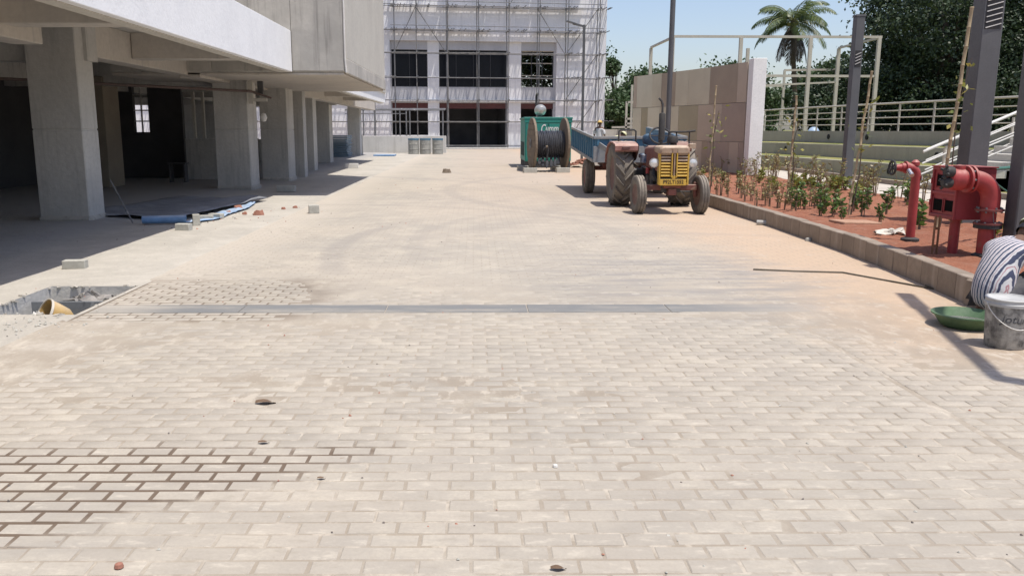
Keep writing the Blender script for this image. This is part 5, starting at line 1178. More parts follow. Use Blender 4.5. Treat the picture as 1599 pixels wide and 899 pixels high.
cb = thing('valve_cabinet', 'square red steel cabinet with three black openings on a red post', 'cabinet', (5.45, 9.5, .22))
M_VOID = weather('painted_void', (0.006, 0.006, 0.006), None, 2, .95, 0, spec=.1)
cx0, cx1, cy0, cy1, cz0, cz1 = 5.39, 5.83, 9.32, 9.84, .62, 1.2
def cbx(name, m, bx, parent=cb, **k):
    mb = MB()
    for b in bx: mb.box(*b)
    return mb.build(name, m, parent, **k)
op = [(9.54, 9.74, .98, 1.11), (9.58, 9.77, .70, .83), (9.36, 9.53, .71, .83)]
bodyc = cbx('cabinet_body', M_REDBOX, [(cx0 + .02, cx1, cy0 + .004, cy1, cz0 + .004, cz1 - .002)], bevel=.006)
cbx('door_frame', M_REDBOX, [(cx0, cx0 + .019, cy0, cy0 + .03, cz0, cz1), (cx0, cx0 + .019, cy1 - .03, cy1, cz0, cz1), (cx0, cx0 + .019, cy0 + .03, cy1 - .03, cz1 - .035, cz1), (cx0, cx0 + .019, cy0 + .03, cy1 - .03, cz0, cz0 + .04), (cx0 + .004, cx0 + .019, cy0 + .03, cy1 - .03, .89, .92)], bevel=.003)
for a, b, c, d in op:
    o_ = cbx('opening', M_VOID, [(cx0 + .010, cx0 + .0195, a, b, c, d)], bodyc)  # black plate; the dark of the hollow is put into its colour
    for q_ in ((a - .012, a - .001), (b + .001, b + .012)): cbx('opening_lip', M_REDBOX, [(cx0 + .004, cx0 + .0195, *q_, c - .012, d + .012)], bodyc)
cbx('hood_plate', M_REDBOX, [(cx0 - .01, cx1 + .01, cy0 - .01, cy1 + .01, cz1 + .001, cz1 + .014)])
cbx('hinge', M_RED, [(cx0 - .012, cx0 - .001, cy1 - .02, cy1 - .005, .75, .82), (cx0 - .012, cx0 - .001, cy1 - .02, cy1 - .005, 1.0, 1.07)])
MB().tube([(5.50, 9.46, .15), (5.50, 9.46, .655)], .055, 16).build('post', M_RED, cb, smooth=True)
MB().box(5.25, 5.26, 9.42, 9.45, .2, .66).box(5.30, 5.31, 9.42, 9.45, .2, .66).box(5.26, 5.30, 9.43, 9.44, .3, .33).box(5.26, 5.30, 9.43, 9.44, .5, .53).build('support_bracket', weather('rusty_steel', (0.25, 0.12, 0.06), None, 8, .9, .3), cb)

pp = thing('fire_pipe', 'thick red bent pipe with flanges and black valve knobs beside the cabinet', 'pipe', (5.74, 9.12, .22))
X, Y = 5.665, 9.12
bend = [(X - .22 + .22 * math.cos(R(a)), Y, .87 + .22 * math.sin(R(a))) for a in range(0, 91, 10)]
MB().tube([(X, Y, .74), (X, Y, .82)] + bend + [(X - .36, Y, 1.09)], .10, 24).build('bend', M_RED, pp, smooth=True)
MB().tube([(X, Y, .14), (X, Y, .555)], .088, 24).tube([(X, Y, .595), (X, Y, .74)], .075, 24).build('riser', M_RED, pp, smooth=True)
M_FLR = weather('rusty_flange', (0.20, 0.05, 0.045), (0.14, 0.05, 0.04), 8, .7, .3)
def bolts(par, c, ax, r, n=8):
    for k in range(n):
        a = 2 * math.pi * k / n
        o = (c[0] + r * math.cos(a), c[1] + r * math.sin(a), c[2]) if ax == 'Z' else (c[0], c[1] + r * math.cos(a), c[2] + r * math.sin(a)); d = Vector((0, 0, .03)) if ax == 'Z' else Vector((.03, 0, 0))
        MB().tube([Vector(o) - d, Vector(o) + d], .011, 6).build('bolt', M_TUBE, par)
f1 = flange(MB(), (X, Y, .758), 'Z', .145, .022); f1 = f1.build('flange', M_FLR, pp, smooth=True); bolts(f1, (X, Y, .758), 'Z', .122)
f1 = flange(MB(), (X, Y, .575), 'Z', .14, .04).build('flange', M_BLACK, pp, smooth=True); f2_ = flange(MB(), (X, Y, .607), 'Z', .145, .02).build('flange', M_FLR, pp, smooth=True); bolts(f2_, (X, Y, .60), 'Z', .125)
for xx in (X - .24, X - .29): f1 = flange(MB(), (xx, Y, 1.09), 'X', .145, .022).build('flange', M_RED, pp, smooth=True)
bolts(f1, (X - .265, Y, 1.09), 'X', .125)
MB().lathe([(.09, 0), (.12, -.03), (.12, -.13), (.09, -.17), (.06, -.2)], (X - .31, Y, 1.09), 'X', 24).lathe([(.05, 0), (.06, .01), (.06, .05), (.0, .06)], (X - .38, Y, 1.19), 'Z', 12).build('valve_body', M_RED, pp, smooth=True)
for dz, dy in ((.035, -.07), (-.085, -.05)):
    mb = MB().lathe([(.001, -.05), (.035, -.05), (.055, -.03), (.06, .02), (.05, .05), (.03, .06)], (X - .53, Y + dy, 1.14 + dz), 'X', 14)
    for k in range(4):
        a = math.pi / 2 * k + .4; mb.tube([(X - .56, Y + dy + .05 * math.cos(a), 1.14 + dz + .05 * math.sin(a)), (X - .58, Y + dy + .075 * math.cos(a), 1.14 + dz + .075 * math.sin(a))], .016, 6)
    mb.build('valve_knob', M_BLACK, pp, smooth=True)
MB().lathe([(.13, .14), (.13, .26), (.09, .28)], (X, Y, 0), n=20).build('foot_collar', M_BLACK, pp)
MB().tube([(X - .02, Y - .1, .75), (X - .0, Y - .11, .6), (X + .03, Y - .1, .45), (X + .1, Y - .08, .5), (X + .06, Y - .1, .32)], .004, 5).build('binding_wire', M_TUBE, pp, smooth=True)
tag(MB().tube([(5.86, 9.9, 1.14), (7.6, 11.2, 1.16)], .022, 8).tube([(6.1, 10.08, 1.13), (6.6, 10.4, .9), (7.0, 10.7, .75)], .012, 6).build('green_hose', weather('green_hose', (0.05, 0.16, 0.12), None, 5, .6, .1), smooth=True), 'dark green hose stretched behind the thick red pipe', 'hose')
# ================================================================== plants in the bed
def leaf_quads(C, D, N, L, W):
    """C base (n,3), D direction (n,3), N side vector (n,3) -> diamond leaves"""
    L = L[:, None]; W = W[:, None]
    tip = C + D * L; midp = C + D * L * .45
    up_ = np.cross(D, N); 
    return np.stack([C, midp + N * W - up_ * W * .25, tip - up_ * L * .15, midp - N * W - up_ * W * .25], 1)
def unit(a): return a / np.maximum(1e-6, np.linalg.norm(a, axis=1, keepdims=True))
M_TWIG = weather('twig_bark', (0.24, 0.17, 0.11), None, 5, .9, .2)
def shrub(label, kind, h, seed, nstem, nleaf, L, W, mat_, spread, group, stemm=None):
    r = np.random.default_rng(seed)
    t = thing('shrub' if kind != 'twig' else 'dry_plant', label, 'plant', (0, 0, 0), 0, group)
    st = MB(); C = []; D = []
    for k in range(nstem):
        a = r.uniform(0, 6.28); q = spread * r.uniform(.2, 1); hh = h * r.uniform(.7, 1)
        P = [(0.02 * math.cos(a), .02 * math.sin(a), -.03), (q * .4 * math.cos(a), q * .4 * math.sin(a), hh * .5), (q * math.cos(a + .2), q * math.sin(a + .2), hh)]
        st.tube(P, [.008, .006, .003], 5)
        for j in range(nleaf // nstem):
            f_ = r.uniform(.25, 1) if kind != 'twig' else r.uniform(.4, 1)
            p = Vector(P[0]).lerp(Vector(P[1]), f_ * 2) if f_ < .5 else Vector(P[1]).lerp(Vector(P[2]), f_ * 2 - 1)
            C.append(p); az = r.uniform(0, 6.28); D.append((math.cos(az), math.sin(az), r.uniform(-.35, .8)))
    st.build('stem', stemm or M_TWIG, t, local=True)
    C = np.array(C); D = unit(np.array(D)); N = unit(np.cross(D, r.normal(size=D.shape))); n_ = len(C)
    quads('foliage', leaf_quads(C, D, N, L * r.uniform(.6, 1.1, n_), W * r.uniform(.7, 1.1, n_)), mat_, t, local=True)
    return t
G1 = 'leafy green shrubs in the red soil bed'; G2 = 'yellow-green croton plants in the bed'; G3 = 'dry reddish plants in the bed'; G4 = 'wispy tall plants along the back of the bed'
L1 = 'small leafy bright green shrub planted in the red soil bed'; L2 = 'low yellow-green croton plant in the middle of the red soil bed'; L3 = 'dry reddish-brown twiggy plant in the far half of the bed'; L4 = 'wispy taller plant with sparse leaves at the back of the bed'
proto = {1: [shrub(L1, 'g', .36, s, 4, 64, .085, .024, M_LEAF_SHRUB, .09, G1) for s in (1, 2, 3)], 2: [shrub(L2, 'c', .30, s, 5, 70, .10, .024, M_LEAF_CROTON, .12, G2) for s in (4, 5)],
         3: [shrub(L3, 'twig', .38, s, 4, 34, .085, .014, M_LEAF_DRY, .10, G3) for s in (6, 7, 8)], 4: [shrub(L4, 'twig', .66, s, 4, 36, .10, .018, M_LEAF_DRY, .22, G4) for s in (9, 10)]}
used = {1: 0, 2: 0, 3: 0, 4: 0}
def plant(kind, x, y, sc, lab=None):
    P = proto[kind]; k = used[kind]; used[kind] += 1
    o = P[k] if k < len(P) else copy_tree(P[k % len(P)])
    place(o, loc=(x, y, soilz(x, y) - .01), rz=rp.uniform(0, 6.28), sc=sc)
    o['label'] = lab or (L1, L2, L3, L4)[kind - 1]
def ground_at(px, py, z=0.23):
    p = math.atan(246.5 / 1300); q = R(0.4); a = (px - 750) / 1300; b = -(py - 449.5) / 1300
    fw = (math.sin(q) * math.cos(p), math.cos(q) * math.cos(p), -math.sin(p)); rt_ = (math.cos(q), -math.sin(q), 0); up_ = (math.sin(q) * math.sin(p), math.cos(q) * math.sin(p), math.cos(p))
    r = [fw[i] + a * rt_[i] + b * up_[i] for i in range(3)]; t = (z - H_CAM) / r[2]; return r[0] * t, r[1] * t
SLAB = {(1070, 435): 'leafy green shrub just right of the slender red standpipe', (880, 408): 'leafy green shrub behind the crumpled whitish plastic', (690, 405): 'leafy green shrub at the left end of the flat soil-stained slab', (425, 322): 'leftmost of the leafy green shrubs, right of the far bamboo stake', (915, 372): 'leafy green shrub just left of the slender red standpipe'}
for cx_, cy_ in ((425, 322), (462, 350), (500, 340), (575, 372), (608, 350), (642, 380), (690, 405), (662, 335), (790, 382), (822, 330), (915, 372), (940, 305), (1070, 435), (1010, 322), (880, 408), (480, 318), (740, 350), (1010, 300), (560, 318)):
    x, y = ground_at(1100 + cx_ / 3.204, 220 + cy_ / 3.204); plant(1, x, y, rp.uniform(.9, 1.3), SLAB.get((cx_, cy_)))
for i in range(60):
    px = rp.uniform(1235, 1365); py = rp.uniform(281, 297) + (px - 1235) * .05
    x, y = ground_at(px, py)
    if 5.2 < x < 9 and y < 29: plant(2, x, y, rp.uniform(.7, 1.2))
for x, y in ((6.9, 13.0), (7.1, 12.2), (6.4, 9.9), (6.1, 9.75), (5.62, 8.75)): plant(2, x, y, rp.uniform(.8, 1.1))
for i in range(95):
    y = 14.5 + 14.5 * rp.random() ** 1.2; x = rp.uniform(5.2, 6.9 + (y - 14) * .05)
    plant(3, x, y, rp.uniform(.8, 1.25))
for i in range(34):
    y = 13 + 15 * rp.random(); x = rp.uniform(8.2, 8.95); plant(4, x, y, rp.uniform(.8, 1.3))
for i in range(26):
    y = 17 + 12 * rp.random(); x = rp.uniform(5.3, 8.6); plant(2 if i % 3 else 4, x, y, rp.uniform(.8, 1.1))
# bamboo stakes with young trees tied to them
def stake(label, p0, p1, r, sapling=True):
    t = thing('bamboo_stake', label, 'stake', p0)
    P = []; a, b = Vector(p0), Vector(p1); r_ = random.Random(int(p0[0] * 100))
    mb = MB(); n_ = 12; pts = []; rad = []
    for k in range(n_ + 1):
        q = a.lerp(b, k / n_) + Vector((r_.uniform(-.012, .012), r_.uniform(-.012, .012), 0)); pts += [q - (b - a) * .004, q, q + (b - a) * .004]; rad += [r, r * 1.22, r]
    mb.tube(pts, rad, 8).build('cane', M_BAMBOO, t, smooth=True)
    if sapling:
        s_ = thing('sapling', 'young tree on the ' + label, 'sapling', (p0[0] + .05, p0[1] + .03, p0[2]))
        q = [a + Vector((.05, .03, 0)), a.lerp(b, .3) + Vector((.07, .0, 0)), a.lerp(b, .55) + Vector((.03, .02, 0)), a.lerp(b, .78) + Vector((.1, 0, 0))]
        MB().tube(q, [.014, .011, .009, .004], 6).build('trunk', M_BARK, s_, smooth=True)
        rr_ = np.random.default_rng(int(p0[1] * 10)); n2 = 26
        f_ = rr_.uniform(.45, .8, n2); C = np.array([tuple(a.lerp(b, float(x)) + Vector((.05, 0, 0))) for x in f_]) + rr_.normal(size=(n2, 3)) * (.10, .10, .05); D = unit(rr_.normal(size=(n2, 3)) * (1, 1, .5) + (0, 0, -.2)); N = unit(np.cross(D, rr_.normal(size=(n2, 3))))
        quads('foliage', leaf_quads(C, D, N, rr_.uniform(.06, .14, n2), rr_.uniform(.015, .035, n2)), M_LEAF_CROTON, s_)
    return t
stake('tallest bamboo stake, leaning behind the red valve cabinet', (6.72, 12, .2), (6.9, 12, 3.28), .024)
stake('bamboo stake beside the farthest square grey pole', (6.27, 13.9, .2), (6.46, 13.9, 2.55), .02)
stake('bamboo stake in the far middle of the red soil bed', (6.58, 17.5, .2), (6.62, 17.5, 2.3), .022)
stake('thin pale stake in front of the stone clad wall', (5.03, 18.0, .2), (5.1, 18.0, 2.53), .018)
x, y = ground_at(1335, 349)
o = MB().cbox((x, y, .245), (.62, .42, .05), (0, R(2), R(8))).build('cover_slab', weather('sandy_slab', (0.44, 0.27, 0.18), (0.36, 0.2, 0.13), 4, .9, .3), bevel=.01); tag(o, 'flat soil-stained concrete slab lying in the planted bed', 'slab')
def crumple(name, label, cat, x, y, z, s, m, seed, hgt=.5, n=16):
    mb = MB(); o_ = seed * 7.3
    mb.grid(lambda u, v: (x + s * (u - .5) * 2 + s * .35 * nz(u * 4, v * 4, 1, o_), y + s * (v - .5) * 1.4 + s * .35 * nz(u * 4, v * 4, 1, o_ + 3), z + .012 + s * hgt * abs(nz(u * 3, v * 3, 1.3, o_ + 5)) * (1.6 - 1.2 * abs(u - .5) - 1.2 * abs(v - .5))), n, n)
    o = mb.build(name, m, smooth=False); so = o.modifiers.new('thickness', 'SOLIDIFY'); so.thickness = .003; return tag(o, label, cat)
M_PLW = weather('dirty_white_plastic', (0.62, 0.58, 0.50), (0.5, 0.45, 0.38), 7, .5, .3)
x, y = ground_at(1390, 366); crumple('plastic_sheet', 'crumpled whitish plastic lying at the foot of the slender red standpipe', 'litter', x, y, .225, .2, M_PLW, 1, .55)

# ================================================================== loose things on the yard
def on_ground(px, py): return ground_at(px, py, 0.0)
def blk(lab, px, py, dims, rz, m=M_BLOCK, name='cement_block', cat='block', z=.006, tilt=0):
    x, y = on_ground(px, py); return block(name, lab, x, y + dims[1] / 2, dims, rz, m, cat, z=z, tilt=tilt)
blk('cement block lying at the shade edge nearest the open pit', 114, 421, (.26, .13, .10), .1)
blk('cement block at the shade edge in front of the blue roll', 285, 361, (.24, .14, .11), -.12)
blk('cement block standing on end just behind the one at the blue roll', 305, 353, (.12, .13, .19), .4)
blk('cement block on the blue sheet, closer to the roll', 318, 345, (.3, .14, .09), .15)
blk('cement block half buried on the blue sheet, farther from the roll', 336, 342, (.26, .14, .09), -.3)
blk('cement block at the shade edge in front of the third column', 446, 300, (.48, .2, .16), .05)
blk('square cement block standing alone out in the sun', 489, 334, (.2, .18, .16), .25)
blk('pale cement block far back at the shade corner', 549, 263, (.55, .2, .2), 0, M_WHITESTEEL)
for k, (px, py, s, lab) in enumerate(((372, 328, .24, 'broken red brick on the blue sheet'), (357, 334, .16, 'small red brick piece beside the blue sheet'), (403, 336, .25, 'largest broken red brick lying on the pale ground'), (382, 335, .14, 'red brick chip between the blue sheet and the largest broken brick'), (443, 327, .12, 'brown brick chip left of the upright one'), (461, 325, .13, 'small upright red brick chip left of the lone cement block'), (697, 270, .42, 'flat brown rubble lying far out on the yard'))):
    x, y = on_ground(px, py); r_ = random.Random(k); mb = MB()
    V = [Vector((r_.uniform(.7, 1) * math.cos(a) * s / 2, r_.uniform(.6, 1) * math.sin(a) * s / 3, 0)) for a in np.linspace(0, 5.4, 7)]; T = [v * r_.uniform(.5, .85) + Vector((0, 0, s * r_.uniform(.22, .42))) for v in V]
    mb.add(V + T, [tuple(range(7))[::-1], tuple(range(7, 14))] + [(i, (i + 1) % 7, 7 + (i + 1) % 7, 7 + i) for i in range(7)])
    o = mb.build('brick_fragment', M_BRICK if k < 6 else M_WOOD); o.location = (x, y, .004); tag(o, lab, 'rubble')
# litter crumbs, uncountable
mb = MB(); r_ = random.Random(21)
def crumb(x, y, s, z=.001):
    V = [(x + s * r_.uniform(.5, 1) * math.cos(a), y + s * r_.uniform(.5, 1) * math.sin(a), z) for a in (0, 1.3, 2.6, 3.9, 5.2)]
    mb.add(V + [(x + s * r_.uniform(-.3, .3), y + s * r_.uniform(-.3, .3), z + s * r_.uniform(.4, .9))], [(0, 1, 5), (1, 2, 5), (2, 3, 5), (3, 4, 5), (4, 0, 5)])
for i in range(520):
    mb.mat(r_.choice((0, 0, 1, 2, 2))); y = 2.6 + 26 * r_.random() ** 1.7; crumb(r_.uniform(-5.4, 4.8), y, r_.uniform(.003, .009) * (1 + y / 14))
for i in range(70):
    mb.mat(r_.choice((0, 1, 1, 2))); crumb(-4.6 + r_.gauss(0, .7), 15.5 + r_.gauss(0, 1.6), r_.uniform(.01, .03), .006)
for i in range(90):
    mb.mat(2); crumb(-3.9 + r_.gauss(0, .35), 6.9 + r_.gauss(0, .25), r_.uniform(.005, .02), .006)
o = mb.build('grit', [weather('dark_grit', (0.13, 0.11, 0.10), None, 9, .9, .2), M_BRICK, M_BLOCK]); o['kind'] = 'stuff'; tag(o, 'scattered grit and brick crumbs over the yard', 'grit')
M_DRYLEAF = weather('dry_leaf', (0.16, 0.10, 0.06), None, 9, .8, .2)
for k, (px, py, s, lab) in enumerate(((415, 630, .062, 'dark dry leaf lying on the paving left of centre'), (412, 692, .03, 'reddish leaf scrap left of centre, just above the dark joints'), (502, 748, .02, 'brown scrap on the paving beside the end of the dark joints'), (867, 729, .014, 'white pebble on the paving right of centre'), (186, 886, .018, 'reddish pebble near the bottom left corner'), (872, 889, .03, 'dark twig scrap at the bottom edge of the picture'), (1262, 377, .05, 'small stone on orange dust near the kerb'))):
    x, y = on_ground(px, py); mb = MB(); mb.cur = 0
    if k in (3, 4, 6): mb.lathe([(.001, 0), (s, s * .15), (s * .8, s * .9), (.001, s * 1.2)], n=9)
    else: mb.grid(lambda u, v: ((u - .5) * s * 2, (v - .5) * s * 1.1 * math.sin(math.pi * min(.97, max(.08, u))), .006 + s * .25 * math.sin(3 * u + v)), 6, 4)
    o = mb.build('pebble' if k in (3, 4, 6) else 'dry_leaf', {3: M_WHITESTEEL, 4: M_BRICK, 6: M_BLOCK}.get(k, M_DRYLEAF)); o.location = (x, y, 0.001); tag(o, lab, 'pebble' if k in (3, 4, 6) else 'leaf')
x, y = on_ground(1193, 352)
o = MB().lathe([(.032, -.12), (.045, -.12), (.045, .12), (.032, .12)], (0, 0, .045), 'X', 18, close=True).build('pipe_offcut', weather('grey_pvc', (0.42, 0.41, 0.38), None, 5, .5, .2), smooth=True); o.location = (x, y, 0); o.rotation_euler = (0, 0, R(-25)); tag(o, 'short grey pipe offcut lying beside the kerb', 'pipe offcut')
hp = [on_ground(*q) for q in ((1176, 422), (1240, 425), (1316, 427), (1370, 437), (1420, 446), (1462, 454))] + [(4.8, 8.35)]
o = MB().tube([(x, y, .012) for x, y in hp[:-1]] + [(4.70, 8.5, .03)], .011, 8).build('hose', weather('dusty_dark_line', (0.13, 0.11, 0.08), None, 5, .8, .2), smooth=True); tag(o, 'thin dark line running over the paving to the kerb', 'hose')  # thin dark tube laid along a dark line on the paving
# blue roll and sheet
o = MB().lathe([(.045, -.36), (.068, -.36), (.07, 0), (.068, .36), (.045, .36)], (0, 0, .07), 'X', 20, close=True).build('blue_roll', M_BLUE, smooth=True); o.location = (-5.40, 14.5, .02); o.rotation_euler = (0, 0, R(12)); tag(o, 'rolled-up blue plastic sheet lying in the shade by the nearest column', 'roll')
shp = [(-5.05, 14.55, .16), (-4.80, 15.2, .26), (-4.90, 16.2, .34), (-4.82, 17.3, .24), (-4.95, 18.6, .16)]
def shP(u, v):
    f_ = v * (len(shp) - 1); i = min(int(f_), len(shp) - 2); t_ = f_ - i; x, y, w = [shp[i][k] * (1 - t_) + shp[i + 1][k] * t_ for k in range(3)]
    return (x + (u - .5) * w, y, .03 + .035 * abs(nz(u * 3, v * 12, 1, 4)) + .03 * (1 - abs(2 * u - 1)) * abs(nz(v * 9, 2, 1, 1)))
o = MB().grid(shP, 10, 44).build('blue_sheet', M_BLUE, smooth=True); so = o.modifiers.new('thickness', 'SOLIDIFY'); so.thickness = .004; tag(o, 'crumpled blue sheet stretched along the shade edge with blocks on it', 'sheet')
o = MB().grid(lambda u, v: (-7.6 + 2.3 * u + .5 * v, 15.2 + 4.2 * v, .075 + .05 * abs(nz(u * 5, v * 7, 1, 6)) + .1 * max(0, nz(u * 3, v * 3, 1, 8))), 20, 24).build('grey_tarpaulin', weather('grey_tarp', (0.24, 0.25, 0.27), (0.17, 0.18, 0.20), 3, .7, .3), smooth=True); so = o.modifiers.new('thickness', 'SOLIDIFY'); so.thickness = .004; tag(o, 'dusty grey tarpaulin spread in the shade behind the nearest column', 'tarpaulin')
o = MB().tube([(-6.5, 15.0, .75), (-5.95, 14.5, .03)], .012, 6).build('leaning_rod', M_TUBE); tag(o, 'thin rod leaning against the nearest column', 'rod')
o = MB()
o.cbox((-9.0, 25.6, .62), (.55, .35, .04)).cbox((-9.22, 25.6, .3), (.04, .3, .62)).cbox((-8.78, 25.6, .3), (.04, .3, .62))
tag(o.build('work_stool', M_DARKIN), 'dark trestle standing in the shade left of the second column', 'trestle')
# stacked sheets beyond the columns
o = thing('sheet_stack', 'stack of blue-grey sheets beside the far column', 'stack', (-8.1, 50, 0), 0)
for k in range(13): MB().cbox((-8.15 + rp.uniform(-.06, .06), 50 + rp.uniform(-.05, .05), .06 + k * .1), (1.5, 1.6, .075), (0, 0, rp.uniform(-.04, .04))).build('sheet', weather('blue_grey_sheet', (0.17, 0.24, 0.30), (0.22, 0.28, 0.33), 3, .7, .2), o, bevel=.01)
o = MB().box(-6.3, -5.0, 52.5, 54.0, .02, .1).build('blue_mat', M_BLUE); tag(o, 'flat blue sheet on the ground far back at the shade edge', 'sheet')
# things in the pit
M_BOARD = weather('grey_form_board', (0.185, 0.195, 0.205), (0.15, 0.16, 0.17), 3, .7, .2, spot=(0.36, 0.37, 0.37))
o = MB().box(-4.40, -3.62, 8.12, 8.16, -.41, -.055).build('form_board', M_BOARD); tag(o, 'dark grey board standing across the open pit', 'board')
bu = thing('yellow_pot', 'yellow-brown round pot lying on its side in the open pit', 'pot', (-3.83, 7.45, -.12))
mb = MB().lathe([(.001, .14), (.07, .135), (.1, .09), (.115, 0), (.12, -.07), (.113, -.07), (.105, 0), (.09, .08), (.001, .12)], n=28)
PR = Vector((-.62, -.62, .48)).to_track_quat('-Z', 'Y').to_matrix().to_4x4() @ Matrix.Scale(1.15, 4)
mb.xform(lambda p: PR @ p).build('body', weather('ochre_plastic', (0.55, 0.36, 0.12), (0.42, 0.27, 0.1), 7, .6, .2, dust=(0.6, .5, .36)), bu, local=True, smooth=True)
MB().lathe([(.119, -.078), (.126, -.078), (.126, -.06), (.119, -.06)], n=28, close=True).xform(lambda p: PR @ p).build('rim', M_PLW, bu, local=True, smooth=True)
bu.location = (-3.84, 7.43, -.05)
crumple('rag', 'dark crumpled rag stuffed beside the yellow pot in the pit', 'rag', -3.98, 7.42, -.14, .12, weather('dark_rag', (0.07, 0.065, 0.065), (0.16, 0.15, 0.15), 9, .9, .4), 2, .9)
crumple('paper_scrap', 'crumpled white sack at the left end of the open pit', 'litter', -4.30, 7.40, -.12, .13, M_PLW, 3, 1.2)
crumple('paper_scrap', 'torn white paper scraps in front of the yellow pot', 'litter', -3.93, 7.31, -.03, .06, M_WHITESTEEL, 4, .9, 8)
crumple('torn_sheet', 'torn grey plastic hanging at the back of the open pit', 'litter', -4.0, 8.50, -.12, .2, weather('torn_grey', (0.30, 0.28, 0.26), (0.2, .19, .18), 8, .8, .4), 5, .5)
o = MB(); r_ = random.Random(15)
for k in range(55):
    e = r_.randrange(4); t_ = r_.random(); ex = PIT[0] + (PIT[1] - PIT[0]) * t_; ey = PIT[2] + (PIT[3] - PIT[2]) * t_
    x, y = ((ex, PIT[2]), (ex, PIT[3]), (PIT[0], ey), (PIT[1] + .01, ey))[e]; q = r_.uniform(.008, .03 if e != 3 else .016)
    o.cbox((x + r_.uniform(-.03, .03), y + r_.uniform(-.03, .03), r_.uniform(-.012, .006)), (q * 2.2, q * 1.4, q * .7), (r_.uniform(-.4, .4), r_.uniform(-.4, .4), r_.uniform(0, 3)))
o = o.build('broken_edge', M_APRON); o['kind'] = 'stuff'; tag(o, 'crumbled mortar and chips along the broken edge of the open pit', 'rubble')
o = MB(); r_ = random.Random(5)
for k in range(60): o.cbox((r_.uniform(-4.4, -3.6), r_.uniform(7.32, 8.62), -.40 + r_.uniform(0, .08)), (r_.uniform(.05, .14), r_.uniform(.04, .1), r_.uniform(.03, .08)), (r_.uniform(-1, 1), r_.uniform(-1, 1), r_.uniform(0, 3)))
o = o.build('pit_rubble', M_BLOCK); o['kind'] = 'stuff'; tag(o, 'loose rubble covering the bottom of the open pit', 'rubble')
# unseen lamp post added to throw the slanting shadow by the tub
ol = thing('street_lamp', 'added lamp post right of the picture whose arm casts the slanting shadow by the tub', 'street lamp', (4.93, 4.1, 0))
MB().sqbar((4.93, 4.1, -.05), (4.93, 4.1, 6.0), .12).build('pole', M_STEELPOLE, ol); MB().sqbar((4.92, 4.05, 6.05), (5.6, 6.4, 6.05), .10, .08).build('arm', M_STEELPOLE, ol); MB().sqbar((5.55, 6.25, 6.02), (5.77, 7.0, 6.02), .15, .06).build('lamp_head', M_STEELPOLE, ol)

# ================================================================== trees
def tree(label, x, y, z0, h, crown, mat_, nclus, nleaf, L, seed, name='tree', trunk_r=.25, low=.0):
    """tapered trunk with limbs; crown of leaf clumps in an uneven ellipsoid (cx,cy,cz,rx,ry,rz)"""
    r = np.random.default_rng(seed); t = thing(name, label, 'tree', (x, y, z0))
    cx_, cy_, cz_, rx, ry, rz = crown; tip = Vector((cx_, cy_, cz_)); mb = MB(); a = Vector((x, y, z0 - .2))
    mb.tube([a, a.lerp(tip, .3) + Vector((.1, 0, 0)), a.lerp(tip, .6) + Vector((-.15, .1, 0)), tip], [trunk_r, trunk_r * .8, trunk_r * .6, trunk_r * .3], 9)
    U = unit(r.normal(size=(nclus, 3))); q = r.uniform(.35, 1.0, nclus) ** .5
    lump = 1 + .18 * np.sin(U[:, 0] * 5 + seed) * np.cos(U[:, 2] * 4 + seed * 2) + .1 * r.normal(size=nclus)
    CC = np.array([cx_, cy_, cz_]) + U * (q * lump)[:, None] * np.array([rx, ry, rz])
    for k in range(0, nclus, max(1, nclus // 14)):
        b = Vector(CC[k]); s_ = a.lerp(tip, r.uniform(.35, .95)); mb.tube([s_, s_.lerp(b, .5) + Vector((0, 0, .3)), b], [trunk_r * .35, trunk_r * .2, trunk_r * .06], 6)
    mb.build('trunk', M_BARK, t, smooth=True)
    k = r.integers(0, nclus, nleaf); csz = r.uniform(.3, 1.3, nclus) * min(rx, rz) * .19
    C = CC[k] + r.normal(size=(nleaf, 3)) * csz[k][:, None] * (1, 1, .6)
    D = unit(r.normal(size=(nleaf, 3)) + (0, 0, -.35)); N = unit(np.cross(D, r.normal(size=(nleaf, 3)) * .7 + (0, 0, .5)))
    crd = r.random(nclus); rn = np.clip(.55 * crd[k] + .45 * r.random(nleaf), 0, 1)
    quads('crown', leaf_quads(C, D, N, L * r.uniform(.6, 1.3, nleaf), L * .32 * r.uniform(.7, 1.2, nleaf)), mat_, t, rnd=rn)
    return t
ZT = 1.5
tree('big dark broadleaf tree right behind the steel frame', 26.0, 47, ZT, 12, (25.7, 47, 7.4, 3.9, 4, 6.4), M_LEAF_DARK, 170, 52000, .20, 1, trunk_r=.35)
tree('tall dark tree filling the top right above the tallest bamboo stake', 31.5, 48, ZT, 14, (31.5, 48, 8.2, 4.6, 4.5, 7.2), M_LEAF_DARK, 180, 52000, .21, 2, trunk_r=.4)
tree('dark tree at the far right edge behind the nearest grey pole', 34.8, 41, ZT, 12, (34.8, 41, 6.8, 4.5, 4, 6.0), M_LEAF_DARK, 240, 36000, .21, 3, trunk_r=.35)
tree('dark tree between and behind the two big dark trees', 29, 56, ZT, 14, (31.5, 57, 7.0, 5.0, 3, 7.5), M_LEAF_DARK, 260, 32000, .28, 4, trunk_r=.35)
tree('low bushy dark tree behind the railing, right part', 30, 42.5, ZT, 5, (29, 43.5, 3.0, 6.0, 1.6, 2.1), M_LEAF_DARK, 200, 20000, .2, 5, 'bushy_tree', .12)
tree('low bushy dark tree behind the railing, below the first big tree', 20.5, 47, ZT, 5, (21.6, 48, 3.0, 3.6, 1.8, 2.1), M_LEAF_DARK, 150, 16000, .19, 6, 'bushy_tree', .12)
tree('mid green round tree to the right of the palm trunk', 31.0, 74, ZT, 8, (31.5, 74, 4.6, 4.0, 3, 3.1), M_LEAF_MID, 150, 15000, .34, 7)
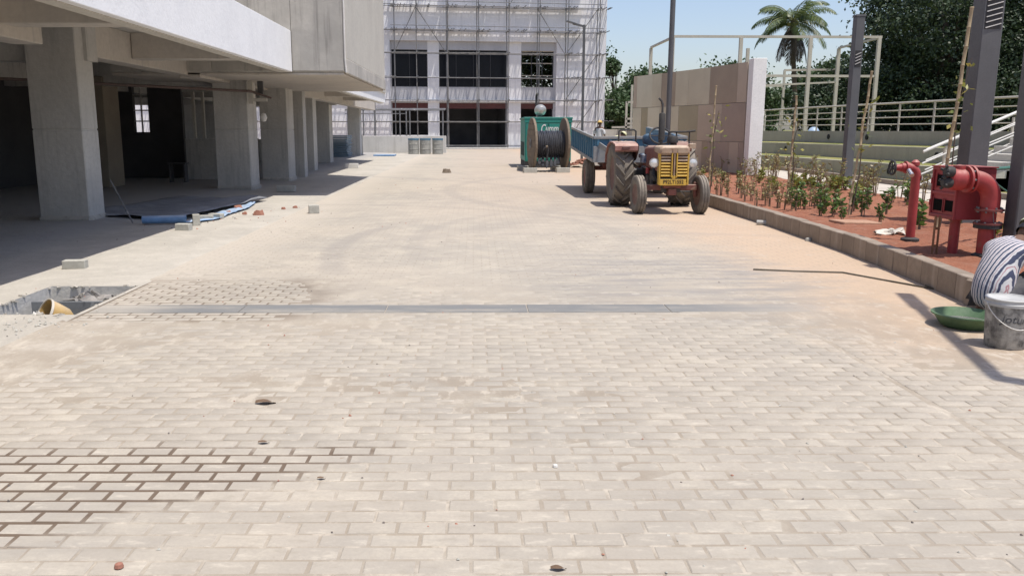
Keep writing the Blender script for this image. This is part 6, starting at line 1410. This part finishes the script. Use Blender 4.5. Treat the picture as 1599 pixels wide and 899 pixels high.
tree('mid green tree just left of the palm trunk', 23.5, 77, ZT, 8, (23.5, 77, 4.3, 3.8, 3, 2.8), M_LEAF_MID, 150, 15000, .34, 8)
tree('green tree showing above the right end of the stone clad wall', 18.2, 72, ZT, 7, (18.6, 72, 3.6, 2.9, 3, 2.3), M_LEAF_MID, 110, 10000, .34, 9)
tree('green tree behind the left end of the stone clad wall', 17.8, 84, ZT, 9, (17.6, 84, 4.6, 3.2, 3, 2.9), M_LEAF_MID, 150, 15000, .38, 10)
tree('darker tree between the pale office block and the stone clad wall', 13.4, 82, 0, 8, (14.0, 82, 2.9, 2.3, 2.5, 2.5), M_LEAF_MID, 110, 11000, .36, 11)
tree('tree whose branches show just right of the office block top', 15.9, 93, 0, 10, (14.9, 93, 8.4, .9, 1.2, .9), M_LEAF_MID, 30, 2200, .36, 12, trunk_r=.15)
tree('tree seen through the upper window of the office block', 9.0, 90, 0, 10, (8.4, 90, 7.0, 5.0, 2.4, 4.0), M_LEAF_MID, 120, 12000, .36, 13)
tree('distant tree closing the view right of the office block', 21, 98, 0, 8, (21, 98, 3.6, 5.0, 3, 2.9), M_LEAF_MID, 130, 12000, .42, 14)
tree('distant tree behind the palm tree', 28, 92, 0, 8, (28, 92, 4.0, 6.0, 3, 3.2), M_LEAF_MID, 140, 13000, .42, 15)
# coconut palm
pm = thing('coconut_palm', 'coconut palm rising over the steel frame', 'palm tree', (26.6, 70, ZT))
MB().tube([(26.6, 70, ZT - .3), (26.4, 70, 4), (26.0, 70, 7.5), (25.8, 70, 10.3)], [.24, .2, .18, .22], 12).build('trunk', M_BARK, pm, smooth=True)
def frond(name, base, az, el, length, droop, m_, seed):
    r = np.random.default_rng(seed); pts = []; p = Vector(base); a = el; n_ = 14
    for k in range(n_ + 1):
        pts.append(p.copy()); p = p + Vector((math.cos(az) * math.cos(a), math.sin(az) * math.cos(a), math.sin(a))) * length / n_; a -= droop / n_ * (.5 + 1.0 * k / n_)
    st = MB().tube(pts, [.05 * (1 - .8 * k / n_) for k in range(n_ + 1)], 5)
    stem = st.build(name, M_LEAF_PALMDRY if m_ is M_LEAF_PALMDRY else weather('frond_rib', (0.20, 0.22, 0.08), None, 3, .6, .1), pm)
    C, D, N, L = [], [], [], []
    for k in range(52):
        f_ = .12 + .88 * k / 52; i = min(int(f_ * n_), n_ - 1); c = pts[i].lerp(pts[i + 1], f_ * n_ - i); t_ = (pts[i + 1] - pts[i]).normalized(); s_ = t_.cross(Vector((0, 0, 1))).normalized()
        for sd in (-1, 1):
            d = (t_ * .55 + s_ * sd * .9 + Vector((0, 0, -.45 - .5 * r.random()))).normalized(); C.append(c); D.append(d); N.append(t_); L.append(.95 * math.sin(math.pi * min(.97, .12 + .85 * f_)) ** .6 * (length / 3.6))
    C, D, N, L = map(np.array, (C, D, N, L)); V = leaf_quads(C, unit(D), unit(N), L, np.full(len(L), .04)); quads('leaflets', V, m_, stem)
    me_ = COL.objects[-1]
    return stem
top_ = (25.78, 70, 10.3); r_ = random.Random(4)
for k in range(19):
    az = k * 2.399; el = R(62) - (k / 19) * R(78); frond('frond', top_, az, el, r_.uniform(3.4, 4.0), R(105 - k * 1.6), M_LEAF_PALM, 100 + k)
for k in range(9): frond('dead_frond', (25.78, 70, 10.1), k * 2.4 + .4, R(-48 - 6 * (k % 4)), r_.uniform(2.6, 3.6), R(40), M_LEAF_PALMDRY, 200 + k)
for k in range(7):
    a = k * .9; MB().lathe([(.001, -.14), (.09, -.1), (.12, 0), (.09, .1), (.001, .14)], (25.78 + .33 * math.cos(a), 70 + .33 * math.sin(a), 10.0), n=12).build('coconut', weather('coconut_husk', (0.22, 0.22, 0.06), None, 4, .6, .1), pm, smooth=True)
